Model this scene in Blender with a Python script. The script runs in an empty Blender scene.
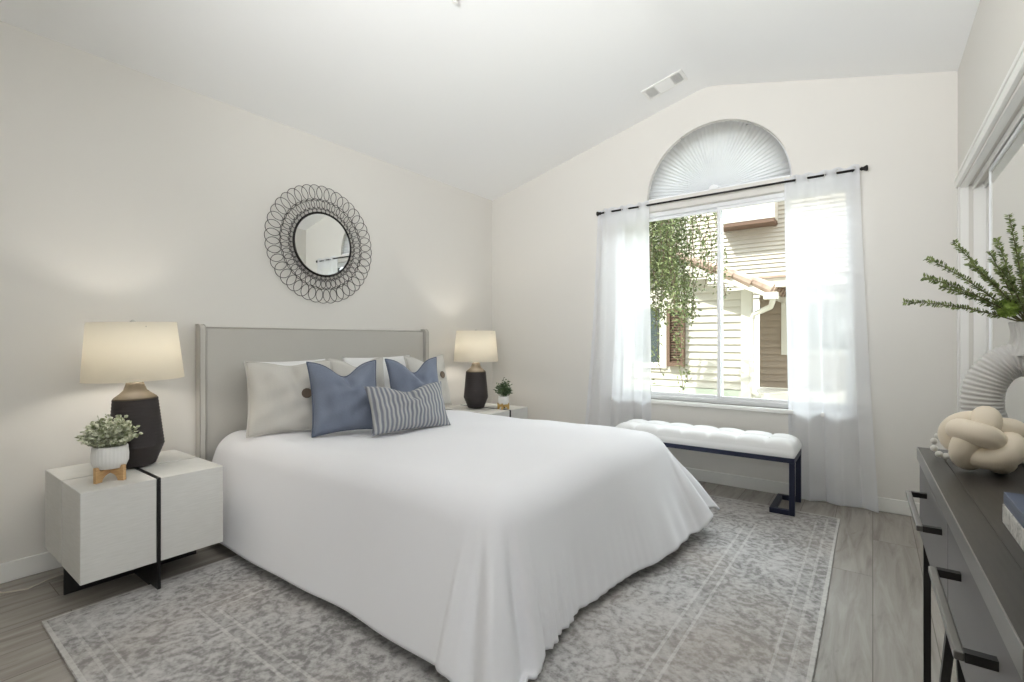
import bpy, bmesh, math, random
from mathutils import Vector, Matrix, Euler
R_ = math.radians
random.seed(7)
SC = bpy.context.scene
COL = SC.collection

# ------------------------------------------------------------------ camera, sky, sun, exposure
PX = 486.3
cd = bpy.data.cameras.new('camera'); cam = bpy.data.objects.new('camera', cd); COL.objects.link(cam)
cd.sensor_fit = 'HORIZONTAL'; cd.sensor_width = 36.0; cd.lens = PX / 1024 * 36.0
cd.shift_y = -1 / 1024; cd.clip_start = 0.02; cd.clip_end = 200
cam.location = (0, 0, 1.055); cam.rotation_euler = (R_(90), 0, R_(36.57))
SC.camera = cam

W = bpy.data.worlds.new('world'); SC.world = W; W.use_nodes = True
nt = W.node_tree; bg = nt.nodes['Background']
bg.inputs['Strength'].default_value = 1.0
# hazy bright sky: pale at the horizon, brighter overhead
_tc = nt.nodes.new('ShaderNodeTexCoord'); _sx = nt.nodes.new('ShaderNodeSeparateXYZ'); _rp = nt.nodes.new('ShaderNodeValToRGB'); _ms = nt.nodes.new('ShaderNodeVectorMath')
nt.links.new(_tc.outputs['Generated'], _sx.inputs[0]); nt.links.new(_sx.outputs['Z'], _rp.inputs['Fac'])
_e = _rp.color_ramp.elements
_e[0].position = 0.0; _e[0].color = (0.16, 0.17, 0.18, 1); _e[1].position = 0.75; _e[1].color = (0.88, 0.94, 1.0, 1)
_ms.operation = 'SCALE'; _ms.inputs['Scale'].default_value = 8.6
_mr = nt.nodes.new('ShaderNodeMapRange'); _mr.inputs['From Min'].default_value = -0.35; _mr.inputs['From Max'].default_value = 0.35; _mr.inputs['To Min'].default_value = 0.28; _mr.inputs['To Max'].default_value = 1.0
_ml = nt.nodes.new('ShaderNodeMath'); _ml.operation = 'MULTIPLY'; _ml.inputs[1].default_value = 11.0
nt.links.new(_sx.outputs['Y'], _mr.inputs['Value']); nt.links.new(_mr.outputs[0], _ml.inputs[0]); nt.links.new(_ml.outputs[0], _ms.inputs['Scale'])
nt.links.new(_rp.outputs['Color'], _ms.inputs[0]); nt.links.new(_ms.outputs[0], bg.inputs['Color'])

def lamp(name, typ, loc, rot, energy, color=(1, 1, 1), **kw):
    d = bpy.data.lights.new(name, typ); d.energy = energy; d.color = color
    for k, v in kw.items(): setattr(d, k, v)
    o = bpy.data.objects.new(name, d); COL.objects.link(o); o.location = loc; o.rotation_euler = rot
    return o
sun = lamp('sun', 'SUN', (0, -5, 8), (0, 0, 0), 6.0, (1.0, 0.97, 0.92), angle=R_(0.6))
sun.rotation_euler = Vector((0.34, 0.62, -0.80)).to_track_quat('-Z', 'Y').to_euler()
# added fill lights behind the camera: one towards the ceiling, one from the right
lamp('bounce_light', 'AREA', (-0.45, -0.40, 1.55), Vector((-0.25, 2.1, 1.35)).to_track_quat('-Z', 'Y').to_euler(), 34, (0.97, 0.985, 1.0), shape='RECTANGLE', size=0.7, size_y=0.5, spread=R_(108))
lamp('side_fill_light', 'AREA', (0.30, -0.60, 1.35), Vector((-0.9, 0.62, -0.05)).to_track_quat('-Z', 'Y').to_euler(), 4.2, (0.97, 0.985, 1.0), shape='RECTANGLE', size=0.5, size_y=1.6, spread=R_(95))

vs = SC.view_settings
vs.view_transform = 'Standard'; vs.look = 'None'; vs.gamma = 1.0; vs.use_curve_mapping = False; vs.exposure = 0.31
SC.cycles.use_denoising = True
SC.cycles.max_bounces = 10; SC.cycles.diffuse_bounces = 6; SC.cycles.transparent_max_bounces = 16
SC.cycles.sample_clamp_indirect = 4.0

# ------------------------------------------------------------------ materials
def lin(c):
    return tuple(((v / 255) / 12.92 if v / 255 <= 0.04045 else ((v / 255 + 0.055) / 1.055) ** 2.4) for v in c) + (1,)

MATS = {}
def mat(name, rgb, rough=0.6, metal=0.0, spec=0.4, **kw):
    if name in MATS: return MATS[name]
    m = bpy.data.materials.new(name); m.use_nodes = True
    b = m.node_tree.nodes['Principled BSDF']
    b.inputs['Base Color'].default_value = lin(rgb); b.inputs['Roughness'].default_value = rough
    b.inputs['Metallic'].default_value = metal; b.inputs['Specular IOR Level'].default_value = spec
    for k, v in kw.items(): b.inputs[k].default_value = v
    MATS[name] = m
    return m

def N(m, typ, **kw):
    n = m.node_tree.nodes.new(typ)
    for k, v in kw.items(): setattr(n, k, v)
    return n
def L(m, a, b): m.node_tree.links.new(a, b)
def P(m): return m.node_tree.nodes['Principled BSDF']
def coords(m, kind='Object', scale=(1, 1, 1), rot=(0, 0, 0), loc=(0, 0, 0)):
    t = N(m, 'ShaderNodeTexCoord'); mp = N(m, 'ShaderNodeMapping')
    mp.inputs['Scale'].default_value = scale; mp.inputs['Rotation'].default_value = rot; mp.inputs['Location'].default_value = loc
    L(m, t.outputs[kind], mp.inputs['Vector']); return mp.outputs['Vector']
def noise(m, vec, scale, detail=3, rough=0.5, dist=0.0):
    n = N(m, 'ShaderNodeTexNoise'); n.inputs['Scale'].default_value = scale; n.inputs['Detail'].default_value = detail
    n.inputs['Roughness'].default_value = rough; n.inputs['Distortion'].default_value = dist
    if vec is not None: L(m, vec, n.inputs['Vector'])
    return n
def ramp(m, fac, stops):
    r = N(m, 'ShaderNodeValToRGB'); e = r.color_ramp.elements
    while len(e) < len(stops): e.new(0.5)
    for i, (p, c) in enumerate(stops):
        e[i].position = p; e[i].color = lin(c) if max(c[:3]) > 1.01 else tuple(c[:3]) + (1,)
    L(m, fac, r.inputs['Fac']); return r
def mixc(m, fac, a, b, mode='MIX'):
    x = N(m, 'ShaderNodeMix', data_type='RGBA', blend_type=mode)
    for s, v in ((x.inputs[0], fac), (x.inputs[6], a), (x.inputs[7], b)):
        if hasattr(v, 'is_output'): L(m, v, s)
        else: s.default_value = v
    return x.outputs[2]
def math_(m, op, a, b=None, c=None):
    x = N(m, 'ShaderNodeMath', operation=op)
    for i, v in enumerate((a, b, c)):
        if v is None: continue
        if hasattr(v, 'is_output'): L(m, v, x.inputs[i])
        else: x.inputs[i].default_value = v
    return x.outputs[0]
def bump(m, h, strength=0.2, dist=0.005):
    b = N(m, 'ShaderNodeBump'); b.inputs['Strength'].default_value = strength; b.inputs['Distance'].default_value = dist
    L(m, h, b.inputs['Height']); L(m, b.outputs['Normal'], P(m).inputs['Normal'])
def fabric(name, rgb, rough=0.9, scale=260, amt=0.06, bstr=0.25):
    if name in MATS: return MATS[name]
    m = mat(name, rgb, rough, spec=0.15)
    P(m).inputs['Sheen Weight'].default_value = 0.15
    v = coords(m)
    w = noise(m, v, scale, 2); w2 = noise(m, v, 9, 3)
    c = lin(rgb)
    d = tuple(x * (1 - amt * 2) for x in c[:3]) + (1,)
    col = mixc(m, w.outputs['Fac'], d, c); col = mixc(m, math_(m, 'MULTIPLY', w2.outputs['Fac'], amt * 1.5), col, d)
    L(m, col, P(m).inputs['Base Color'])
    bump(m, w.outputs['Fac'], bstr, 0.002)
    return m

M_wall = mat('wall_paint', (223, 220, 214), 0.85, spec=0.2)
bump(M_wall, noise(M_wall, coords(M_wall), 140, 3).outputs['Fac'], 0.06, 0.002)
M_ceil = mat('ceiling_paint', (243, 243, 242), 0.9, spec=0.15)
bump(M_ceil, noise(M_ceil, coords(M_ceil), 120, 3).outputs['Fac'], 0.08, 0.002)
M_trim = mat('white_trim', (238, 237, 233), 0.45)
M_vinyl = mat('white_vinyl', (240, 241, 242), 0.35)
M_black = mat('black_metal', (26, 25, 25), 0.42, spec=0.5)
M_rod = mat('dark_rod', (40, 37, 36), 0.4, 0.6)
M_navy = mat('navy_metal', (38, 42, 62), 0.42, 0.35)
M_silver = mat('brushed_silver', (205, 204, 200), 0.3, 1.0)
M_mirror = mat('mirror_silver', (232, 234, 232), 0.015, 1.0)
M_wire = mat('mirror_wire', (84, 80, 77), 0.45, 0.7)
M_rim = mat('mirror_rim', (48, 45, 44), 0.45, 0.6)
M_duvet = mat('white_duvet', (236, 236, 239), 0.85, spec=0.2)
P(M_duvet).inputs['Sheen Weight'].default_value = 0.1
_v = coords(M_duvet)
bump(M_duvet, noise(M_duvet, _v, 300, 2).outputs['Fac'], 0.12, 0.001)
M_sheet = fabric('white_sheet', (240, 240, 239), amt=0.02)
M_cream = fabric('cream_linen', (206, 203, 196), amt=0.05, scale=180)
M_head = fabric('headboard_linen', (198, 195, 188), amt=0.07, scale=420, bstr=0.35)
M_pipe = fabric('headboard_piping', (184, 180, 172), amt=0.07)
M_blue = fabric('blue_velvet', (122, 130, 147), amt=0.07, scale=120)
M_bluepipe = fabric('blue_piping', (96, 105, 124), amt=0.07)
M_mattress = fabric('mattress_ticking', (225, 223, 218), amt=0.03)
M_white_lacq = mat('white_oak', (222, 221, 215), 0.5)
_w = noise(M_white_lacq, coords(M_white_lacq, scale=(3, 3, 30)), 6, 5)
L(M_white_lacq, ramp(M_white_lacq, _w.outputs['Fac'], [(0.3, (209, 208, 203)), (0.7, (217, 216, 212))]).outputs['Color'], P(M_white_lacq).inputs['Base Color'])
M_benchfab = fabric('bench_fabric', (236, 236, 235), amt=0.02)
M_paper = mat('paper', (226, 222, 212), 0.8)

# striped lumbar fabric: thin raised grey/blue ridges
M_stripe = mat('striped_fabric', (150, 152, 156), 0.9, spec=0.1)
_v = coords(M_stripe, scale=(0, 1, 0))
_wv = N(M_stripe, 'ShaderNodeTexWave', wave_type='BANDS', bands_direction='Y', wave_profile='SIN')
_wv.inputs['Scale'].default_value = 13.0; _wv.inputs['Distortion'].default_value = 0.0
L(M_stripe, _v, _wv.inputs['Vector'])
L(M_stripe, ramp(M_stripe, _wv.outputs['Fac'], [(0.2, (124, 127, 138)), (0.5, (150, 152, 157)), (0.8, (176, 176, 175))]).outputs['Color'], P(M_stripe).inputs['Base Color'])
bump(M_stripe, _wv.outputs['Fac'], 0.6, 0.006)

# wood floor: planks along Y
def plank_floor():
    m = mat('plank_floor', (150, 142, 132), 0.42, spec=0.4)
    v = coords(m, rot=(0, 0, R_(90)))
    br = N(m, 'ShaderNodeTexBrick'); br.offset = 0.37; br.inputs['Scale'].default_value = 1.0
    br.inputs['Brick Width'].default_value = 1.35; br.inputs['Row Height'].default_value = 0.18
    br.inputs['Mortar Size'].default_value = 0.0016; br.inputs['Mortar Smooth'].default_value = 0.2
    br.inputs['Color1'].default_value = (0.25, 0.25, 0.25, 1); br.inputs['Color2'].default_value = (0.75, 0.75, 0.75, 1)
    br.inputs['Mortar'].default_value = (0, 0, 0, 1)
    L(m, v, br.inputs['Vector'])
    sep = N(m, 'ShaderNodeSeparateColor'); L(m, br.outputs['Color'], sep.inputs['Color'])
    gv = coords(m, scale=(9, 0.9, 1))
    add = N(m, 'ShaderNodeVectorMath', operation='ADD'); L(m, gv, add.inputs[0])
    cmb = N(m, 'ShaderNodeCombineXYZ'); L(m, math_(m, 'MULTIPLY', sep.outputs[0], 13.0), cmb.inputs[0]); L(m, math_(m, 'MULTIPLY', sep.outputs[0], 7.0), cmb.inputs[1])
    L(m, cmb.outputs[0], add.inputs[1])
    g = noise(m, add.outputs[0], 2.2, 6, 0.62, 0.8)
    col = ramp(m, g.outputs['Fac'], [(0.28, (122, 115, 107)), (0.45, (151, 145, 137)), (0.62, (166, 161, 154)), (0.8, (178, 174, 168))]).outputs['Color']
    kn = noise(m, coords(m, scale=(4.5, 1.3, 1)), 2.4, 3, 0.5, 1.2)
    col = mixc(m, ramp(m, kn.outputs['Fac'], [(0.64, (0, 0, 0)), (0.76, (0.55, 0.55, 0.55))]).outputs['Color'], col, lin((98, 88, 77)))
    tint = mixc(m, sep.outputs[0], (0.86, 0.86, 0.86, 1), (1.04, 1.03, 1.02, 1))
    col = mixc(m, 1.0, col, tint, 'MULTIPLY')
    col = mixc(m, math_(m, 'MULTIPLY', br.outputs['Fac'], 0.7), col, lin((80, 72, 64)))
    L(m, col, P(m).inputs['Base Color'])
    bump(m, g.outputs['Fac'], 0.12, 0.003)
    return m
M_floor = plank_floor()

def rug_mat():
    m = mat('faded_rug', (190, 186, 182), 0.95, spec=0.05)
    P(m).inputs['Sheen Weight'].default_value = 0.1
    t = N(m, 'ShaderNodeTexCoord'); s = N(m, 'ShaderNodeSeparateXYZ'); L(m, t.outputs['Object'], s.inputs[0])
    ax = math_(m, 'ABSOLUTE', s.outputs[0]); ay = math_(m, 'ABSOLUTE', s.outputs[1])
    HX, HY = 1.165, 1.512
    ex = math_(m, 'SUBTRACT', HX, ax); ey = math_(m, 'SUBTRACT', HY, ay)
    e = math_(m, 'MINIMUM', ex, ey)                      # distance to the rug's edge
    # mirrored medallion figures, worn by noise
    cm = N(m, 'ShaderNodeCombineXYZ'); L(m, ax, cm.inputs[0]); L(m, ay, cm.inputs[1])
    warp = noise(m, t.outputs['Object'], 5, 3)
    wv = N(m, 'ShaderNodeVectorMath', operation='SCALE'); L(m, warp.outputs['Color'], wv.inputs[0]); wv.inputs['Scale'].default_value = 0.11
    wa = N(m, 'ShaderNodeVectorMath', operation='ADD'); L(m, cm.outputs[0], wa.inputs[0]); L(m, wv.outputs[0], wa.inputs[1])
    vo = N(m, 'ShaderNodeTexVoronoi', feature='F1'); vo.inputs['Scale'].default_value = 11.0; L(m, wa.outputs[0], vo.inputs['Vector'])
    rings = math_(m, 'SINE', math_(m, 'MULTIPLY', vo.outputs['Distance'], 17.0))
    fine = noise(m, t.outputs['Object'], 62, 4, 0.68)
    wear = noise(m, t.outputs['Object'], 2.4, 3, 0.6)
    mid = noise(m, wa.outputs[0], 22, 4, 0.62, 0.35)
    k = math_(m, 'ADD', math_(m, 'MULTIPLY', rings, 0.05), math_(m, 'MULTIPLY', fine.outputs['Fac'], 0.55))
    k = math_(m, 'ADD', k, math_(m, 'MULTIPLY', mid.outputs['Fac'], 0.45))
    k = math_(m, 'ADD', k, math_(m, 'MULTIPLY', math_(m, 'SUBTRACT', wear.outputs['Fac'], 0.5), 0.35))
    col = ramp(m, k, [(0.38, (132, 130, 128)), (0.47, (161, 158, 156)), (0.55, (180, 178, 176)), (0.66, (194, 192, 190))]).outputs['Color']
    warm = noise(m, t.outputs['Object'], 1.6, 2)
    col = mixc(m, math_(m, 'MULTIPLY', ramp(m, warm.outputs['Fac'], [(0.45, (0, 0, 0)), (0.7, (1, 1, 1))]).outputs['Color'], 0.35), col, lin((178, 166, 155)))
    # border bands
    def band(a, b, colr, f, dash=0):
        nonlocal col
        x = math_(m, 'MULTIPLY', math_(m, 'GREATER_THAN', e, a), math_(m, 'LESS_THAN', e, b))
        if dash:
            d = math_(m, 'SINE', math_(m, 'MULTIPLY', math_(m, 'ADD', s.outputs[0], s.outputs[1]), dash))
            x = math_(m, 'MULTIPLY', x, math_(m, 'GREATER_THAN', d, 0.0))
        x = math_(m, 'MULTIPLY', x, math_(m, 'MULTIPLY_ADD', fine.outputs['Fac'], 1.2, f - 0.6))
        x = math_(m, 'MAXIMUM', math_(m, 'MINIMUM', x, 1.0), 0.0)
        col = mixc(m, x, col, lin(colr))
    band(0.0, 0.014, (200, 198, 194), 0.8)
    band(0.055, 0.066, (202, 200, 197), 0.42)
    band(0.068, 0.104, (146, 143, 141), 0.22, 120)
    band(0.105, 0.114, (202, 200, 197), 0.42)
    band(0.375, 0.386, (203, 201, 198), 0.48)
    band(0.388, 0.424, (148, 145, 143), 0.2, 120)
    band(0.425, 0.436, (203, 201, 198), 0.48)
    L(m, col, P(m).inputs['Base Color'])
    bump(m, math_(m, 'ADD', fine.outputs['Fac'], k), 0.35, 0.004)
    return m
M_rug = rug_mat()

def shade_mat():
    m = bpy.data.materials.new('lamp_shade_linen'); m.use_nodes = True; t = m.node_tree; t.nodes.remove(P(m))
    o = t.nodes['Material Output']
    d = N(m, 'ShaderNodeBsdfDiffuse'); d.inputs['Color'].default_value = lin((240, 236, 226))
    tr = N(m, 'ShaderNodeBsdfTranslucent'); tr.inputs['Color'].default_value = lin((250, 246, 236))
    mx = N(m, 'ShaderNodeMixShader'); mx.inputs[0].default_value = 0.6
    L(m, d.outputs[0], mx.inputs[1]); L(m, tr.outputs[0], mx.inputs[2]); L(m, mx.outputs[0], o.inputs['Surface'])
    return m
M_shade = shade_mat()
def sheer_mat(name, alpha, rgb=(246, 247, 250)):
    m = bpy.data.materials.new(name); m.use_nodes = True; t = m.node_tree; t.nodes.remove(P(m)); o = t.nodes['Material Output']
    d = N(m, 'ShaderNodeBsdfDiffuse'); d.inputs['Color'].default_value = lin(rgb)
    tr = N(m, 'ShaderNodeBsdfTranslucent'); tr.inputs['Color'].default_value = lin(rgb)
    m1 = N(m, 'ShaderNodeMixShader'); m1.inputs[0].default_value = 0.6
    tp = N(m, 'ShaderNodeBsdfTransparent'); m2 = N(m, 'ShaderNodeMixShader'); m2.inputs[0].default_value = alpha
    L(m, d.outputs[0], m1.inputs[1]); L(m, tr.outputs[0], m1.inputs[2])
    L(m, tp.outputs[0], m2.inputs[1]); L(m, m1.outputs[0], m2.inputs[2]); L(m, m2.outputs[0], o.inputs['Surface'])
    return m
M_sheer = sheer_mat('sheer_voile', 0.76)
M_pleat = sheer_mat('pleated_shade_fabric', 0.985, (186, 185, 185))
def glass_mat():
    m = bpy.data.materials.new('window_glass'); m.use_nodes = True; t = m.node_tree; t.nodes.remove(P(m)); o = t.nodes['Material Output']
    tp = N(m, 'ShaderNodeBsdfTransparent'); tp.inputs['Color'].default_value = (0.96, 0.98, 0.97, 1)
    g = N(m, 'ShaderNodeBsdfGlossy'); g.inputs['Roughness'].default_value = 0.02
    fr = N(m, 'ShaderNodeFresnel'); fr.inputs['IOR'].default_value = 1.2
    mx = N(m, 'ShaderNodeMixShader'); L(m, fr.outputs[0], mx.inputs[0]); L(m, tp.outputs[0], mx.inputs[1]); L(m, g.outputs[0], mx.inputs[2]); L(m, mx.outputs[0], o.inputs['Surface'])
    return m
M_glass = glass_mat()

# ------------------------------------------------------------------ mesh helpers
class MB:
    def __init__(s): s.v = []; s.f = []
    def add(s, vs, fs):
        b = len(s.v); s.v += [tuple(p) for p in vs]; s.f += [tuple(i + b for i in f) for f in fs]; return s
    def box(s, x0, y0, z0, x1, y1, z1, M=None):
        vs = [Vector(p) for p in ((x0, y0, z0), (x1, y0, z0), (x1, y1, z0), (x0, y1, z0), (x0, y0, z1), (x1, y0, z1), (x1, y1, z1), (x0, y1, z1))]
        if M: vs = [M @ p for p in vs]
        return s.add(vs, [(0, 3, 2, 1), (4, 5, 6, 7), (0, 1, 5, 4), (1, 2, 6, 5), (2, 3, 7, 6), (3, 0, 4, 7)])
    def bar(s, a, b, w, h, up=(0, 0, 1)):
        a = Vector(a); b = Vector(b); d = (b - a); ln = d.length; d.normalize(); up = Vector(up)
        if abs(d.dot(up)) > 0.98: up = Vector((0, 1, 0))
        x = d.cross(up).normalized(); y = x.cross(d).normalized()
        vs = [p + x * (i * w / 2) + y * (j * h / 2) for p in (a, b) for i, j in ((-1, -1), (1, -1), (1, 1), (-1, 1))]
        return s.add(vs, [(0, 1, 2, 3), (7, 6, 5, 4), (0, 4, 5, 1), (1, 5, 6, 2), (2, 6, 7, 3), (3, 7, 4, 0)])
    def lathe(s, prof, n=32, c=(0, 0, 0), rfun=None, cap=True):
        vs = []; fs = []
        for j, (r, z) in enumerate(prof):
            for i in range(n):
                a = 2 * math.pi * i / n; rr = r * (rfun(a, z) if rfun else 1)
                vs.append((c[0] + rr * math.cos(a), c[1] + rr * math.sin(a), c[2] + z))
        for j in range(len(prof) - 1):
            for i in range(n):
                k = (i + 1) % n
                fs.append((j * n + i, j * n + k, (j + 1) * n + k, (j + 1) * n + i))
        if cap:
            fs.append(tuple(range(n - 1, -1, -1))); fs.append(tuple((len(prof) - 1) * n + i for i in range(n)))
        return s.add(vs, fs)
    def tube(s, pts, r, n=8, closed=False, cap=True):
        pts = [Vector(p) for p in pts]; m = len(pts); rs = r if isinstance(r, (list, tuple)) else [r] * m
        tang = []
        for i in range(m):
            a = pts[(i - 1) % m] if (closed or i > 0) else pts[i]; b = pts[(i + 1) % m] if (closed or i < m - 1) else pts[i]
            tang.append((b - a).normalized())
        t0 = tang[0]; ref = Vector((0, 0, 1)) if abs(t0.z) < 0.9 else Vector((1, 0, 0))
        nrm = (ref - t0 * ref.dot(t0)).normalized(); fr = []
        for i in range(m):
            t = tang[i]; nrm = (nrm - t * nrm.dot(t)).normalized(); fr.append((nrm.copy(), t.cross(nrm)))
        tw = 0.0
        if closed:
            nn = (fr[-1][0] - tang[0] * fr[-1][0].dot(tang[0])).normalized()
            tw = math.atan2(fr[0][0].dot(tang[0].cross(nn)), fr[0][0].dot(nn))
        vs = []; fs = []
        for i in range(m):
            off = tw * i / m
            for k in range(n):
                a = 2 * math.pi * k / n + off
                vs.append(pts[i] + (fr[i][0] * math.cos(a) + fr[i][1] * math.sin(a)) * rs[i])
        for i in range(m if closed else m - 1):
            j = (i + 1) % m
            for k in range(n):
                l = (k + 1) % n; fs.append((i * n + k, i * n + l, j * n + l, j * n + k))
        if cap and not closed:
            fs.append(tuple(range(n - 1, -1, -1))); fs.append(tuple((m - 1) * n + k for k in range(n)))
        return s.add(vs, fs)
    def grid(s, fn, nu, nv, closed_u=False):
        vs = [fn(i / (nu if closed_u else nu - 1), j / (nv - 1)) for j in range(nv) for i in range(nu)]
        fs = []
        for j in range(nv - 1):
            for i in range(nu if closed_u else nu - 1):
                k = (i + 1) % nu; fs.append((j * nu + i, j * nu + k, (j + 1) * nu + k, (j + 1) * nu + i))
        return s.add(vs, fs)
    def prism(s, poly, fn0, fn1):
        n = len(poly); vs = [fn0(*p) for p in poly] + [fn1(*p) for p in poly]
        fs = [tuple(range(n)), tuple(range(2 * n - 1, n - 1, -1))] + [(i, i + n, (i + 1) % n + n, (i + 1) % n) for i in range(n)]
        return s.add(vs, fs)
    def sphere(s, c, r, n=12, m=8, sc=(1, 1, 1)):
        prof = [(max(1e-4, math.sin(math.pi * j / m)), -math.cos(math.pi * j / m)) for j in range(m + 1)]
        b = len(s.v); s.lathe(prof, n, cap=False)
        s.v[b:] = [(c[0] + p[0] * r * sc[0], c[1] + p[1] * r * sc[1], c[2] + p[2] * r * sc[2]) for p in s.v[b:]]
        return s
    def build(s, name, m, parent=None, smooth=False, bevel=0, seg=2, solid=0, angle=None, loc=None, rot=None, sub=0, recalc=True):
        me = bpy.data.meshes.new(name); me.from_pydata(s.v, [], s.f); me.validate()
        if recalc:
            bm = bmesh.new(); bm.from_mesh(me); bmesh.ops.recalc_face_normals(bm, faces=bm.faces); bm.to_mesh(me); bm.free()
        me.materials.append(m)
        o = bpy.data.objects.new(name, me); COL.objects.link(o)
        if loc is not None: o.location = loc
        if rot is not None: o.rotation_euler = rot
        if parent is not None: o.parent = parent
        if smooth or bevel:
            for p in me.polygons: p.use_smooth = True
        if bevel:
            b = o.modifiers.new('bevel', 'BEVEL'); b.width = bevel; b.segments = seg; b.limit_method = 'ANGLE'; b.angle_limit = R_(40); b.harden_normals = True
        if solid:
            b = o.modifiers.new('solid', 'SOLIDIFY'); b.thickness = solid; b.offset = -1
        if sub:
            b = o.modifiers.new('sub', 'SUBSURF'); b.levels = sub; b.render_levels = sub
        if angle is not None:
            bm = bmesh.new(); bm.from_mesh(me)
            for e in bm.edges:
                if len(e.link_faces) == 2 and e.calc_face_angle(0) > R_(angle): e.smooth = False
            bm.to_mesh(me); bm.free()
        return o

def tag(o, label=None, cat=None, group=None, kind=None):
    if label: o['label'] = label
    if cat: o['category'] = cat
    if group: o['group'] = group
    if kind: o['kind'] = kind
    return o
def empty(name, loc=(0, 0, 0), rz=0.0, label=None, cat=None, group=None):
    o = bpy.data.objects.new(name, None); COL.objects.link(o); o.location = loc; o.rotation_euler = (0, 0, rz); o.empty_display_size = 0.1
    return tag(o, label, cat, group)
def copy_tree(o, parent=None):
    c = o.copy(); COL.objects.link(c); c.parent = parent
    for ch in list(o.children): copy_tree(ch, c)
    return c
def struct(o, label=None, cat=None):
    return tag(o, label, cat, None, 'structure')

def holed_panel(outer, holes, to3, thick):
    """flat panel with holes, extruded: to3(u, v, w) -> point"""
    bm = bmesh.new(); loops = []
    for lp in [outer] + holes:
        vs = [bm.verts.new((p[0], p[1], 0)) for p in lp]; loops.append(vs)
        for i in range(len(vs)): bm.edges.new((vs[i], vs[(i + 1) % len(vs)]))
    bmesh.ops.triangle_fill(bm, use_beauty=True, use_dissolve=False, edges=bm.edges[:])
    bm.verts.index_update()
    co = [(v.co.x, v.co.y) for v in bm.verts]; tris = [tuple(v.index for v in f.verts) for f in bm.faces]
    idx = [[v.index for v in lp] for lp in loops]; bm.free()
    n = len(co); mb = MB()
    vs = [to3(u, v, 0) for u, v in co] + [to3(u, v, thick) for u, v in co]
    fs = tris + [tuple(i + n for i in reversed(t)) for t in tris]
    for lp in idx:
        for i in range(len(lp)):
            a, b = lp[i], lp[(i + 1) % len(lp)]; fs.append((a, b, b + n, a + n))
    return mb.add(vs, fs)

# ------------------------------------------------------------------ the room
XL, XR, YW, YB = -3.04, 0.392, 3.77, -0.95
ZL, ZR, ZP, XP = 2.440, 2.600, 2.945, -0.99
WX0, WX1, WZ0, WZ1 = -1.745, -0.09, 0.585, 2.075
AX, AZ, AR = -0.945, 2.165, 0.505

struct(MB().box(XL - 0.15, YB - 0.15, -0.12, 1.25, YW + 0.14, 0.0).build('floor', M_floor), 'grey brown wood plank floor of the bedroom', 'floor')
def sec(x, z): return (x, z)
roof = [(XL - 0.15, ZL - 0.15 * 0.2463), *[(XP + q, ZP - 0.2485 * (q * q / 0.16 + 0.04)) for q in [-0.08 + 0.01 * k for k in range(17)]],
        (1.25, ZP - (1.25 - XP) * 0.2496),
        (1.25, ZP + 0.2 - (1.25 - XP) * 0.2496), (XP, ZP + 0.2), (XL - 0.15, ZL + 0.2 - 0.15 * 0.2463)]
struct(MB().prism(roof, lambda x, z: (x, YB - 0.15, z), lambda x, z: (x, YW + 0.14, z)).build('ceiling', M_ceil, smooth=True, angle=20), 'white vaulted ceiling with a soft ridge', 'ceiling')
struct(MB().box(XL - 0.14, YB - 0.14, 0, XL, YW + 0.14, ZL + 0.02).build('wall_left', M_wall), 'beige wall behind the headboard', 'wall')
gable = [(XL, 0), (XR + 0.12, 0), (XR + 0.12, ZR + 0.03), (XP, ZP + 0.06), (XL, ZL + 0.05)]
hole1 = [(WX0, WZ0), (WX0, WZ1), (WX1, WZ1), (WX1, WZ0)]
hole2 = [(AX - AR, AZ)] + [(AX - AR * math.cos(math.pi * i / 40), AZ + AR * math.sin(math.pi * i / 40)) for i in range(1, 40)] + [(AX + AR, AZ)]
struct(holed_panel(gable, [hole1, hole2], lambda u, v, w: (u, YW + w, v), 0.14).build('wall_back', M_wall), 'beige gable wall with the wide window and arched window', 'wall')
struct(MB().box(XL, YB - 0.14, 0, XR + 0.12, YB, ZP + 0.05).build('wall_front', M_wall), 'beige wall opposite the window', 'wall')
# right wall with the closet opening
CY0, CY1, CZ = -0.55, 3.68, 1.915
rw = [(YB, 0), (CY0, 0), (CY0, CZ), (CY1, CZ), (CY1, 0), (YW, 0), (YW, ZR + 0.02), (YB, ZR + 0.02)]
struct(MB().prism(rw, lambda y, z: (XR, y, z), lambda y, z: (XR + 0.12, y, z)).build('wall_right', M_wall), 'beige wall holding the mirrored closet', 'wall')
struct(MB().box(1.13, YB, 0, 1.25, YW + 0.14, ZR).box(XR + 0.12, CY1 + 0.02, 0, 1.13, YW + 0.14, ZR).box(XR + 0.12, YB - 0.14, 0, 1.13, YB, ZR).build('wall_closet', M_wall), 'inside of the closet behind the sliding doors', 'wall')
# baseboards
def skirt(name, x0, y0, x1, y1, label):
    struct(MB().box(x0, y0, 0, x1, y1, 0.086).build(name, M_trim, bevel=0.004), label, 'baseboard')
skirt('baseboard_left', XL, YB, XL + 0.014, YW, 'white baseboard under the headboard wall')
skirt('baseboard_back', XL + 0.014, YW - 0.014, XR, YW, 'white baseboard under the window wall')
skirt('baseboard_right', XR - 0.014, YB, XR, CY0 - 0.07, 'white baseboard before the closet')
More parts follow.
